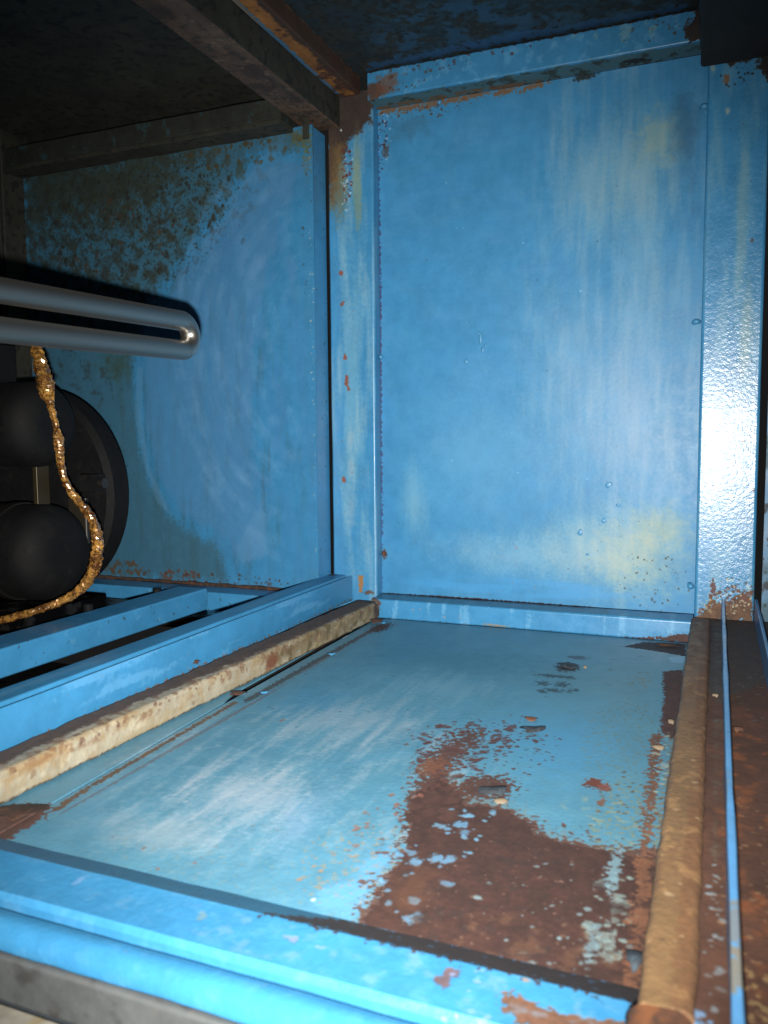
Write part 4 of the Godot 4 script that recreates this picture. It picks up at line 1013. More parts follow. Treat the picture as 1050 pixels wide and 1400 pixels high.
func build_left_bay() -> void:
	var cv := Canvas.new(-0.857, -0.176, -0.4305, 0.354, 1700.0, noise)
	cv.base(Color(0.18, 0.43, 0.59), 0.42, 0.05, 0.3)
	cv.mottle(0.0000, 0.0000, 0.0000, 0.0000, "down", -0.3, 1.2, Color(0.196, 0.384, 0.510), 0.4, -1, 0)
	cv.mottle(0.0000, 0.0000, 0.0000, 0.0000, "big", -0.2, 1.2, Color(0.235, 0.408, 0.541), 0.3, -1, 0)
	cv.poly(PackedVector2Array([Vector2(-0.8588, 0.3659), Vector2(-0.4273, 0.3573), Vector2(-0.4280, 0.3177), Vector2(-0.4891, 0.3267), Vector2(-0.5156, 0.3237), Vector2(-0.5552, 0.2717), Vector2(-0.6247, 0.2094), Vector2(-0.6597, 0.1587), Vector2(-0.6871, 0.0966), Vector2(-0.6836, 0.0181), Vector2(-0.6678, -0.0424), Vector2(-0.6314, -0.0929), Vector2(-0.5673, -0.1275), Vector2(-0.5496, -0.1768), Vector2(-0.8936, -0.1975)]), 0.014, 0.016, "down", Color(0.165, 0.298, 0.353), 0.7, 0.62, 0.02, 0.12)
	cv.mottle(-0.6279, 0.0037, 0.2039, 0.2427, "down", -0.1, 1.1, Color(0.141, 0.267, 0.306), 0.45, 0.7, 0)
	cv.poly(PackedVector2Array([Vector2(-0.8700, 0.3907), Vector2(-0.4272, 0.3612), Vector2(-0.4322, 0.3382), Vector2(-0.5231, 0.3387), Vector2(-0.5848, 0.3175), Vector2(-0.6448, 0.2815), Vector2(-0.7193, 0.2536), Vector2(-0.7777, 0.2685), Vector2(-0.8789, 0.2499)]), 0.05, 0.05, "mid", Color(0.133, 0.165, 0.133), 0.85, 0.85, 0.06, 0.3)
	cv.mottle(-0.7657, 0.2673, 0.1891, 0.1388, "mid", -0.25, 0.8, Color(0.110, 0.141, 0.118), 0.75, 0.85, 0.05)
	cv.mottle(-0.6279, 0.2970, 0.1521, 0.0608, "mid", -0.1, 0.7, Color(0.141, 0.165, 0.118), 0.7, 0.85, 0.06)
	cv.mottle(-0.8071, 0.1776, 0.1522, 0.1626, "mid", 0, 0.8, Color(0.094, 0.157, 0.173), 0.6, 0.85, 0.04)
	cv.mottle(-0.6839, 0.2769, 0.1785, 0.0982, "fine", 0.25, 0.5, Color(0.086, 0.110, 0.086), 0.75, 0.85, 0.06)
	cv.spots(-0.6620, 0.2657, 0.1564, 0.0708, 170, 0.001, 0.0045, Color(0.078, 0.094, 0.071), 0.85, 90, 0.85, 0.1)
	cv.spots(-0.7308, 0.2547, 0.1224, 0.0545, 60, 0.001, 0.004, Color(0.227, 0.141, 0.078), 0.8, 91, 0.85, 0.1)
	cv.spots(-0.5231, 0.3387, 0.0860, 0.0181, 110, 0.001, 0.0042, Color(0.204, 0.173, 0.094), 0.85, 92, 0.85, 0.08)
	cv.poly(PackedVector2Array([Vector2(-0.4694, 0.3531), Vector2(-0.4292, 0.3536), Vector2(-0.4298, 0.3180), Vector2(-0.4396, 0.2912), Vector2(-0.4445, 0.3279), Vector2(-0.4602, 0.3381)]), 0.006, 0.014, "fine", Color(0.275, 0.290, 0.180), 0.7, 0.8, 0.05, 0.3)
	cv.spots(-0.7773, 0.0433, 0.1061, 0.1947, 110, 0.0006, 0.002, Color(0.086, 0.157, 0.188), 0.7, 93, -1, 0)
	cv.blob(-0.7148, 0.0978, 0.0345, 0.0278, 0, 0.9, 0.8, "mid", Color(0.157, 0.220, 0.157), 0.5, -1, 0)
	cv.poly(PackedVector2Array([Vector2(-0.4882, 0.3250), Vector2(-0.5157, 0.3204), Vector2(-0.5553, 0.2700), Vector2(-0.6226, 0.2075), Vector2(-0.6531, 0.1565), Vector2(-0.6780, 0.0962), Vector2(-0.6790, 0.0180), Vector2(-0.6610, -0.0423), Vector2(-0.6248, -0.0927), Vector2(-0.5608, -0.1245), Vector2(-0.5416, -0.1536), Vector2(-0.4952, -0.1467), Vector2(-0.5109, -0.0410), Vector2(-0.5105, 0.0549), Vector2(-0.4961, 0.1566), Vector2(-0.4648, 0.2536), Vector2(-0.4373, 0.3134)]), 0.012, 0.012, "down", Color(0.243, 0.424, 0.573), 0.6, 0.5, 0, 0.05)
	cv.poly(PackedVector2Array([Vector2(-0.5010, -0.0497), Vector2(-0.5138, -0.0763), Vector2(-0.5462, -0.1311), Vector2(-0.5363, -0.1506), Vector2(-0.4930, -0.1377), Vector2(-0.4978, -0.0848)]), 0.006, 0.006, "down", Color(0.282, 0.463, 0.604), 0.5, 0.5, 0, 0)
	cv.poly(PackedVector2Array([Vector2(-0.6849, 0.0965), Vector2(-0.6918, 0.0414), Vector2(-0.6808, -0.0257), Vector2(-0.6601, -0.0778), Vector2(-0.6318, -0.1013), Vector2(-0.6358, -0.0902), Vector2(-0.6652, -0.0349), Vector2(-0.6762, 0.0319), Vector2(-0.6735, 0.0961)]), 0.004, 0.003, "down", Color(0.298, 0.463, 0.588), 0.45, 0.5, 0, 0)
	cv.swirl(-0.4211, 0.1032, 0.82, 1.0, 0.06, 0.262, 96, 258, 420, Color(0.36, 0.52, 0.66), 0.45)
	cv.swirl(-0.4211, 0.1032, 0.82, 1.0, 0.06, 0.25, 100, 250, 900, Color(0.34, 0.50, 0.65), 0.2)
	cv.swirl(-0.4211, 0.1032, 0.82, 1.0, 0.05, 0.22, 100, 250, 300, Color(0.18, 0.38, 0.56), 0.4)
	cv.poly(PackedVector2Array([Vector2(-0.4920, 0.3271), Vector2(-0.4606, 0.3181), Vector2(-0.4325, 0.3207), Vector2(-0.4302, 0.2981), Vector2(-0.4563, 0.3014), Vector2(-0.4751, 0.3102)]), 0.006, 0.012, "mid", Color(0.235, 0.408, 0.549), 0.5, -1, 0, 0)
	cv.mottle(-0.4623, 0.0024, 0.0431, 0.1741, "down", -0.3, 1, Color(0.196, 0.431, 0.612), 0.45, -1, 0)
	cv.spots(-0.7268, -0.1641, 0.0530, 0.0117, 60, 0.0012, 0.005, Color(0.243, 0.180, 0.118), 0.9, 94, 0.85, 0.1)
	cv.spots(-0.6286, -0.1684, 0.0332, 0.0075, 44, 0.001, 0.004, Color(0.275, 0.173, 0.133), 0.9, 95, 0.85, 0.1)
	cv.spots(-0.5793, -0.1693, 0.1137, 0.0065, 70, 0.0008, 0.003, Color(0.196, 0.141, 0.125), 0.85, 96, 0.85, 0.1)
	cv.spots(-0.4339, 0.0862, 0.0029, 0.2388, 60, 0.0006, 0.0016, Color(0.588, 0.588, 0.549), 0.6, 97, -1, 0)
	cv.spots(-0.4384, 0.2508, 0.0092, 0.0979, 12, 0.0007, 0.0018, Color(0.196, 0.196, 0.196), 0.7, 98, -1, 0)
	part("side_panel", sheet_z(-0.857, -0.176, -0.4305, 0.354, 0.05, 0.002, 0.001, 8), finish(cv, 0.05), cabinet, "grimy blue panel of the left bay with a wiped pale swirl")
	part("panel_return", box("y", -0.4322, 0.0172, -0.4305, 0.0484, -0.176, 0.352, 0.0005), tints.blue, cabinet)
	part("seam_bead", box("x", 0.0475, -0.1795, 0.0535, -0.1755, -0.857, -0.438, 0.0015, 0.0012, 14, 60), tints.rust, cabinet)
	part("top_rail", box("x", 0.046, 0.3535, 0.080, 0.3770, -0.857, -0.4535, 0.002, 0.0006, 15, 20), tints.grime_blue, cabinet, "grime-coated rail above the left bay panel")
	part("rail_lip", box("x", 0.0520, 0.3470, 0.0835, 0.3525, -0.857, -0.4535, 0.001, 0.0008, 16, 20), tints.grime, cabinet)
	part("corner_post", box("y", -0.905, 0.03, -0.858, 0.085, -0.2, 0.40, 0.002), tints.grime, cabinet)
	part("corner_angle", box("y", -0.8665, 0.0855, -0.8615, 0.0885, -0.2, 0.345, 0.001), tints.grime_blue, cabinet)
	part("corner_angle", box("y", -0.8945, 0.0855, -0.8920, 0.0885, -0.2, 0.345, 0.001), tints.grime_blue, cabinet)
	part("side_wall", box("z", -1.03, -0.20, -1.02, 0.404, 0.0, 0.75, 0.002), tints.grime, cabinet)
	part("gusset", box("y", -0.4405, 0.0520, -0.4330, 0.0545, 0.338, 0.372, 0.001), tints.grime, cabinet)
	# base frame: sill tube, its cover plate, motor rail, back cross piece
	cv = Canvas.new(0, 0.0, 0.1096, 0.70, 1500.0, noise)
	cv.base(BLUE, 0.40, 0.06)
	cv.mottle(0.0830, 0.3000, 0.0300, 0.4000, "down", 0.1, 0.5, Color(0.392, 0.549, 0.667), 0.35, 0.5, 0)
	cv.spots(0.0850, 0.1000, 0.0200, 0.0900, 16, 0.0008, 0.003, Color(0.275, 0.220, 0.196), 0.8, 101, 0.8, 0)
	cv.spots(0.0830, 0.3500, 0.0200, 0.3500, 40, 0.0005, 0.0016, Color(0.235, 0.275, 0.329), 0.7, 102, 0.8, 0)
	cv.blob(0.0720, 0.0240, 0.0120, 0.0080, 0, 0.4, 0.6, "fine", Color(0.196, 0.157, 0.180), 0.8, 0.8, 0)
	part("sill_tube", member("z", rounded(-0.4345, -0.190, -0.4100, -0.1612, 0.002), 0.0172, 0.68, 12, 0.1096, 0.0002, 3, 0.0, 0.70), finish(cv, 0.04), cabinet)
	cv = Canvas.new(0, 0.0, 0.0648, 0.70, 1800.0, noise)
	cv.base(BLUE, 0.38, 0.05)
	cv.mottle(0.0170, 0.3500, 0.0200, 0.4000, "down", 0.1, 0.5, Color(0.431, 0.627, 0.784), 0.35, 0.4, 0)
	cv.spots(0.0160, 0.3000, 0.0150, 0.3000, 30, 0.0005, 0.0014, Color(0.471, 0.392, 0.431), 0.6, 103, 0.8, 0)
	cv.poly(PackedVector2Array([Vector2(0.0010, 0.0000), Vector2(0.0052, 0.0000), Vector2(0.0045, 0.2000), Vector2(0.0055, 0.4500), Vector2(0.0052, 0.7000), Vector2(0.0010, 0.7000)]), 0.0012, 0.003, "fine", Color(0.376, 0.227, 0.165), 0.8, 0.8, 0, 0)
	part("sill_plate", member("z", rounded(-0.4040, -0.1920, -0.4018, -0.1618, 0.0007), 0.0185, 0.68, 12, 0.0648, 0.0002, 4, 0.0, 0.70), finish(cv, 0.04), cabinet, "upright blue plate along the sill between the bays")
	part("motor_rail", box("z", -0.571, -0.190, -0.531, -0.1655, 0.132, 0.68, 0.002, 0.0003, 6, 12), tints.blue, cabinet, "blue motor mounting rail")
	part("cross_piece", box("x", 0.054, -0.215, 0.0900, -0.1790, -1.0, -0.4475, 0.002, 0.0003, 7, 12), tints.blue, cabinet)
	part("cross_web", box("x", 0.0905, -0.215, 0.1310, -0.2000, -1.0, -0.4475, 0.002), tints.oil, cabinet)
	part("oil_pan", box("z", -1.02, -0.330, -0.405, -0.320, 0.0, 0.68, 0.002), tints.oil, cabinet)
	part("base_tray", box("z", -1.02, -0.1960, -0.5725, -0.1860, 0.132, 0.68, 0.002), tints.oil, cabinet, "oil-blackened tray under the motor")



func build_right_track() -> void:
	var cv := Canvas.new(-0.03, 0.0, 0.12, 0.76, 2000.0, noise)
	cv.base(RUST, 0.8, 0.16, 0.35)
	cv.mottle(0.0000, 0.0000, 0.0000, 0.0000, "mid", -0.1, 0.8, Color(0.243, 0.149, 0.106), 0.7, 0.85, 0.05)
	cv.mottle(0.0214, 0.4654, 0.0204, 0.1684, "mid", 0, 0.8, Color(0.455, 0.251, 0.118), 0.7, 0.8, 0)
	cv.poly(PackedVector2Array([Vector2(-0.0131, 0.0237), Vector2(0.0591, -0.0027), Vector2(0.0454, 0.2293), Vector2(0.0067, 0.2995), Vector2(-0.0082, 0.2691)]), 0.006, 0.012, "mid", Color(0.196, 0.180, 0.180), 0.85, 0.8, 0, 0.3)
	cv.poly(PackedVector2Array([Vector2(0.0001, 0.0332), Vector2(0.0109, 0.0292), Vector2(0.0086, 0.3600), Vector2(0.0060, 0.5324), Vector2(0.0010, 0.5344), Vector2(0.0018, 0.3626)]), 0.006, 0.006, "mid", Color(0.314, 0.353, 0.329), 0.6, 0.65, 0.1, 0.2)
	cv.spots(0.0249, 0.2370, 0.0153, 0.1039, 60, 0.0006, 0.0018, Color(0.361, 0.345, 0.314), 0.7, 111, -1, 0)
	cv.spots(0.0032, 0.5638, 0.0032, 0.0305, 18, 0.0008, 0.002, Color(0.471, 0.525, 0.557), 0.85, 112, 0.5, 0.2)
	cv.spots(0.0033, 0.5989, 0.0034, 0.0360, 12, 0.0008, 0.002, Color(0.439, 0.494, 0.533), 0.7, 113, 0.5, 0.2)
	cv.spots(0.0158, 0.5413, 0.0114, 0.0933, 80, 0.0006, 0.0014, Color(0.471, 0.361, 0.267), 0.7, 114, 0.7, 0.1)
	cv.poly(PackedVector2Array([Vector2(-0.0197, 0.6375), Vector2(0.0002, 0.6311), Vector2(0.0004, 0.6464), Vector2(-0.0183, 0.6538)]), 0.002, 0.006, "fine", Color(0.408, 0.486, 0.588), 0.5, 0.5, 0.1, 0)
	cv.mottle(0.0167, 0.6224, 0.0088, 0.0211, "fine", 0, 0.3, Color(0.549, 0.471, 0.314), 0.6, -1, 0)
	cv.spots(-0.0062, 0.6387, 0.0086, 0.0068, 24, 0.001, 0.0034, Color(0.392, 0.525, 0.667), 0.9, 115, 0.4, 0.2)
	part("base_rail", slab(PackedVector2Array([Vector2(-0.0163, 0.0166), Vector2(0.11, 0.0166), Vector2(0.11, 0.70), Vector2(-0.0163, 0.70)]), -0.215, -0.1835, Rect2(-0.03, 0.0, 0.15, 0.76)), finish(cv, 0.09), cabinet, "rusted base rail on the right with flaked blue paint")
	cv = Canvas.new(0, 0.0, 0.048, 0.74, 1800.0, noise)
	cv.base(Color(0.30, 0.50, 0.68), 0.36, 0.06)
	cv.mottle(0.0200, 0.3500, 0.0300, 0.4000, "down", 0.2, 0.5, Color(0.431, 0.471, 0.510), 0.5, 0.5, 0)
	cv.blob(0.0260, 0.6150, 0.0100, 0.0180, 0, 0.4, 0.6, "fine", Color(0.408, 0.424, 0.439), 0.9, 0.5, 0)
	cv.blob(0.0260, 0.6400, 0.0100, 0.0140, 0, 0.4, 0.6, "fine", Color(0.431, 0.408, 0.361), 0.9, 0.6, 0)
	cv.spots(0.0200, 0.3000, 0.0200, 0.3000, 30, 0.0005, 0.0018, Color(0.235, 0.173, 0.149), 0.8, 121, 0.8, 0)
	var m := finish(cv, 0.04)
	part("track_edge", member("z", rounded(0.0080, -0.1834, 0.0112, -0.1628, 0.0008), 0.0170, 0.70, 24, 0.0476, 0.0005, 51, 0.0, 0.74), m, cabinet, "thin blue upright edge of the door track, left of two")
	part("track_edge", member("z", rounded(0.0385, -0.1834, 0.0412, -0.1612, 0.0008), 0.0170, 0.70, 24, 0.0498, 0.0005, 52, 0.0, 0.74), m, cabinet, "thin blue upright edge of the door track, right of two")


func build_front() -> void:
	var cv := Canvas.new(0, -0.43, 0.1723, 0.0, 2200.0, noise)
	cv.base(BLUE, 0.36, 0.05, 0.4)
	cv.mottle(0.0000, 0.0000, 0.0000, 0.0000, "mid", -0.1, 1.2, Color(0.361, 0.549, 0.690), 0.35, -1, 0)
	cv.poly(PackedVector2Array([Vector2(0.1063, -0.0676), Vector2(0.1089, -0.0630), Vector2(0.1058, -0.0544), Vector2(0.1055, -0.0392), Vector2(0.1081, -0.0250), Vector2(0.0997, -0.0241), Vector2(0.0900, -0.0487), Vector2(0.0974, -0.0628)]), 0.0008, 0.004, "fine", Color(0.361, 0.235, 0.165), 0.95, 0.75, -0.3, 0.3)
	cv.poly(PackedVector2Array([Vector2(0.1038, -0.0910), Vector2(0.1137, -0.0886), Vector2(0.1139, -0.0835), Vector2(0.1068, -0.0836), Vector2(0.1014, -0.0863)]), 0.0006, 0.003, "fine", Color(0.329, 0.243, 0.251), 0.9, 0.7, -0.3, 0.2)
	cv.blob(0.1079, -0.1513, 0.0027, 0.0033, 0, 0.5, 0.8, "fine", Color(0.431, 0.471, 0.588), 0.85, -1, -0.2)
	cv.blob(0.1077, -0.1943, 0.0034, 0.0030, 0, 0.5, 0.8, "fine", Color(0.361, 0.471, 0.510), 0.8, -1, -0.1)
	cv.blob(0.1067, -0.1377, 0.0021, 0.0024, 0, 0.5, 0.8, "fine", Color(0.471, 0.510, 0.647), 0.6, -1, 0)
	cv.blob(0.1171, -0.0595, 0.0013, 0.0016, 0, 0.5, 0.6, "fine", Color(0.588, 0.431, 0.314), 0.8, -1, 0)
	cv.blob(0.1113, -0.2616, 0.0062, 0.0024, 0, 0.8, 0.6, "fine", Color(0.549, 0.588, 0.745), 0.4, -1, 0)
	cv.spots(0.1083, -0.0763, 0.0394, 0.0111, 30, 0.0006, 0.002, Color(0.431, 0.510, 0.667), 0.7, 132, 0.6, -0.2)
	cv.poly(PackedVector2Array([Vector2(0.1185, -0.4400), Vector2(0.1445, -0.4400), Vector2(0.1445, -0.1200), Vector2(0.1185, -0.1200)]), 0.0006, 0.0008, "mid", Color(0.180, 0.408, 0.518), 0.6, 0.8, 0, 0)  # shaded band put into the colour: deeper matt teal on the back slope
	cv.poly(PackedVector2Array([Vector2(0.1191, -0.1720), Vector2(0.1445, -0.1420), Vector2(0.1445, 0.0000), Vector2(0.1191, 0.0000)]), 0.0012, 0.007, "fine", Color(0.157, 0.114, 0.114), 0.95, 0.85, -0.2, 0.3)
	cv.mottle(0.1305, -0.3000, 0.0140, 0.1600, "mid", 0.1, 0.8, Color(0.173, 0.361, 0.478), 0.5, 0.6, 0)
	cv.spots(0.1305, -0.2700, 0.0110, 0.1500, 30, 0.0005, 0.0014, Color(0.275, 0.235, 0.275), 0.7, 134, 0.8, 0)
	cv.spots(0.1305, -0.0900, 0.0110, 0.0700, 16, 0.0007, 0.002, Color(0.235, 0.408, 0.549), 0.8, 135, 0.8, 0)
	cv.mottle(0.1044, -0.1200, 0.0140, 0.1400, "mid", 0.1, 0.6, Color(0.408, 0.518, 0.627), 0.45, 0.3, 0)
	part("front_rail", member("x", cornered(PackedVector2Array([Vector2(0.5965, -0.2360), Vector2(0.6480, -0.2360), Vector2(0.6480, -0.1994), Vector2(0.6457, -0.1970), Vector2(0.6186, -0.1970), Vector2(0.5965, -0.2062)])), -0.43, -0.0205, 20, 0.1723, 0.0002, 61, -0.43, 0.0), finish(cv, 0.05), cabinet, "bright blue front rail across the opening, chipped and rust-spotted")  # back slope shaped so the flash only grazes it and it reads as shade
	cv = Canvas.new(0, -0.43, 0.1122, 0.0, 2200.0, noise)
	cv.base(BLUE, 0.24, 0.05, 0.4)
	cv.mottle(0.0700, -0.2000, 0.0300, 0.2500, "mid", -0.1, 1.2, Color(0.329, 0.525, 0.667), 0.35, 0.24, 0)
	cv.spots(0.0700, -0.2000, 0.0100, 0.2000, 24, 0.0005, 0.0014, Color(0.353, 0.431, 0.510), 0.7, 133, 0.8, 0)
	cv.poly(PackedVector2Array([Vector2(0.0000, -0.4200), Vector2(0.0440, -0.4200), Vector2(0.0440, 0.0000), Vector2(0.0000, 0.0000)]), 0.0015, 0.003, "fine", Color(0.235, 0.204, 0.196), 0.8, 0.8, -0.2, 0)
	part("front_lip", member("x", rounded(0.6497, -0.2360, 0.6673, -0.1975, 0.0086, 8), -0.43, -0.0205, 20, 0.1122, 0.0003, 62, -0.43, 0.0), finish(cv, 0.05), cabinet, "rounded blue front lip beside the seam")
	part("door_seal", member("x", rounded(0.6681, -0.2238, 0.6725, -0.2042, 0.0018), -0.43, -0.0205, 40, 0.0396, 0.0005, 63), tints.rubber, cabinet, "worn grey rubber door seal")
	# ground outside
	cv = Canvas.new(-1.2, 0.6, 0.8, 1.8, 700.0, noise)
	cv.base(Color(0.55, 0.535, 0.49), 0.9, 0.14, 0.9)
	cv.mottle(0, 0, 0, 0, "mid", 0.25, 0.4, Color(0.44, 0.42, 0.37), 0.6, 0.9, -0.05)
	cv.mottle(0, 0, 0, 0, "fine", 0.4, 0.3, Color(0.50, 0.43, 0.28), 0.5, 0.9, 0.0)
	cv.blob(-0.2425, 0.6646, 0.0061, 0.0039, 0, 0.6, 0.8, "fine", Color(0.588, 0.439, 0.204), 0.7, -1, 0)
	cv.blob(-0.2615, 0.6650, 0.0034, 0.0022, 0, 0.6, 0.8, "fine", Color(0.588, 0.471, 0.275), 0.6, -1, 0)
	var g := part("ground", slab(PackedVector2Array([Vector2(-1.2, 0.6732), Vector2(0.8, 0.6732), Vector2(0.8, 1.8), Vector2(-1.2, 1.8)]), -0.27, -0.2242, Rect2(-1.2, 0.6, 2.0, 1.2)), finish(cv, 0.1), self)
	g.scale = Vector3.ONE * S
	g.set_meta("kind", "structure")
	g.set_meta("label", "pale concrete ground outside the cabinet opening")


func build_bars() -> void:
	# cream bar lying along the sill
	var cv := Canvas.new(0, 0.0, 0.098, 0.62, 2000.0, noise)
	cv.base(CREAM, 0.6, 0.08, 0.5)
	cv.mottle(0.0420, 0.3000, 0.0200, 0.4000, "down", -0.2, 1, Color(0.478, 0.424, 0.314), 0.6, 0.8, 0)
	cv.mottle(0.0420, 0.3000, 0.0200, 0.4000, "mid", -0.1, 0.9, Color(0.494, 0.408, 0.282), 0.55, 0.8, 0)
	cv.mottle(0.0420, 0.5000, 0.0120, 0.1400, "mid", 0, 0.8, Color(0.659, 0.620, 0.525), 0.6, 0.8, 0)
	cv.poly(PackedVector2Array([Vector2(0.0500, 0.0000), Vector2(0.0980, 0.0000), Vector2(0.0980, 0.6200), Vector2(0.0560, 0.6200), Vector2(0.0580, 0.4000), Vector2(0.0520, 0.2500), Vector2(0.0505, 0.1200)]), 0.004, 0.007, "mid", Color(0.259, 0.196, 0.157), 0.95, 0.8, -0.1, 0.3)
	cv.poly(PackedVector2Array([Vector2(0.0290, 0.0000), Vector2(0.0560, 0.0000), Vector2(0.0560, 0.1700), Vector2(0.0460, 0.2500), Vector2(0.0290, 0.2300)]), 0.01, 0.012, "mid", Color(0.337, 0.282, 0.180), 0.6, 0.8, -0.05, 0.3)
	cv.mottle(0.0380, 0.1200, 0.0140, 0.1300, "mid", -0.1, 0.6, Color(0.282, 0.243, 0.149), 0.7, 0.8, 0)
	cv.mottle(0.0380, 0.0900, 0.0100, 0.1000, "mid", 0.1, 0.6, Color(0.588, 0.549, 0.408), 0.6, 0.8, 0)
	cv.mottle(0.0500, 0.3000, 0.0120, 0.4000, "mid", 0, 0.6, Color(0.376, 0.267, 0.188), 0.6, 0.8, 0)
	cv.spots(0.0490, 0.3500, 0.0050, 0.3000, 70, 0.001, 0.0032, Color(0.306, 0.212, 0.165), 0.7, 141, 0.8, -0.15)
	cv.spots(0.0420, 0.3300, 0.0080, 0.3000, 30, 0.0008, 0.003, Color(0.345, 0.243, 0.173), 0.6, 142, 0.8, -0.15)
	cv.blob(0.0380, 0.2350, 0.0100, 0.0140, 0, 0.7, 0.6, "mid", Color(0.361, 0.212, 0.133), 0.9, 0.8, 0)
	cv.blob(0.0440, 0.5000, 0.0070, 0.0300, 0, 1, 0.8, "mid", Color(0.502, 0.384, 0.243), 0.7, 0.8, 0)
	cv.blob(0.0420, 0.5600, 0.0080, 0.0300, 0, 1, 0.8, "mid", Color(0.471, 0.361, 0.243), 0.7, 0.8, 0)
	cv.poly(PackedVector2Array([Vector2(0.0265, 0.0000), Vector2(0.0305, 0.0000), Vector2(0.0305, 0.6200), Vector2(0.0265, 0.6200)]), 0.001, 0.003, "fine", Color(0.290, 0.235, 0.180), 0.8, 0.8, 0, 0)
	cv.poly(PackedVector2Array([Vector2(0.0000, 0.0000), Vector2(0.0980, 0.0000), Vector2(0.0980, 0.0140), Vector2(0.0000, 0.0140)]), 0.003, 0.01, "mid", Color(0.204, 0.149, 0.118), 0.9, 0.85, 0, 0)
	var b := thing("edging_bar", "cream painted bar along the floor's left edge, rust-browned on top", "bar", Vector3(-0.3585, -0.2063, 0.040))
	b.rotation.y = -0.0268
	part("bar_body", member("z", rounded(-0.029, 0.0, 0.0, 0.0200, 0.0035, 3), 0.002, 0.60, 60, 0.098, 0.0008, 71, 0.0, 0.62), finish(cv, 0.07), b)
	part("bar_end", member("z", rounded(-0.0275, 0.0012, -0.0010, 0.0188, 0.004, 3), -0.0030, 0.0030, 2, 0.09, 0.0018, 72), tints.rust, b)
	# brown strip on the right
	cv = Canvas.new(0, 0.0, 0.09, 0.66, 2000.0, noise)
	cv.base(Color(0.40, 0.31, 0.205), 0.62, 0.08, 0.6)
	cv.poly(PackedVector2Array([Vector2(0.0180, 0.0000), Vector2(0.0530, 0.0000), Vector2(0.0530, 0.6600), Vector2(0.0180, 0.6600)]), 0.004, 0.007, "down", Color(0.361, 0.243, 0.157), 0.65, 0.7, 0, 0.2)
	cv.mottle(0.0550, 0.0800, 0.0300, 0.1200, "mid", -0.2, 0.4, Color(0.329, 0.227, 0.165), 0.7, 0.7, 0)
	cv.mottle(0.0550, 0.4000, 0.0300, 0.3500, "mid", 0.2, 0.4, Color(0.541, 0.424, 0.282), 0.5, 0.6, 0)
	cv.mottle(0.0550, 0.3000, 0.0300, 0.3500, "down", 0.2, 0.5, Color(0.337, 0.235, 0.157), 0.5, 0.8, 0)
	cv.spots(0.0560, 0.3500, 0.0120, 0.3000, 40, 0.0006, 0.002, Color(0.588, 0.510, 0.392), 0.6, 151, 0.8, 0)
	cv.spots(0.0500, 0.3500, 0.0200, 0.3000, 40, 0.0006, 0.002, Color(0.235, 0.165, 0.125), 0.6, 152, 0.8, 0)
	cv.poly(PackedVector2Array([Vector2(0.0620, 0.0000), Vector2(0.0890, 0.0000), Vector2(0.0890, 0.6600), Vector2(0.0620, 0.6600)]), 0.006, 0.008, "mid", Color(0.275, 0.196, 0.157), 0.5, 0.8, 0, 0.3)
	var s := thing("edging_strip", "long tan-brown rounded strip along the floor's right edge", "strip", Vector3(-0.0198, -0.2062, 0.0375))
	part("strip_body", member("z", rounded(0.0, 0.0, 0.0184, 0.0265, 0.0034, 4), 0.0, 0.6035, 90, 0.0898, 0.0007, 81, 0.0, 0.66), finish(cv, 0.07), s)
	part("strip_end", member("z", rounded(-0.002, 0.002, 0.0190, 0.0262, 0.006, 4), 0.6038, 0.6220, 6, 0.09, 0.0022, 82), tints.rust_orange, s)


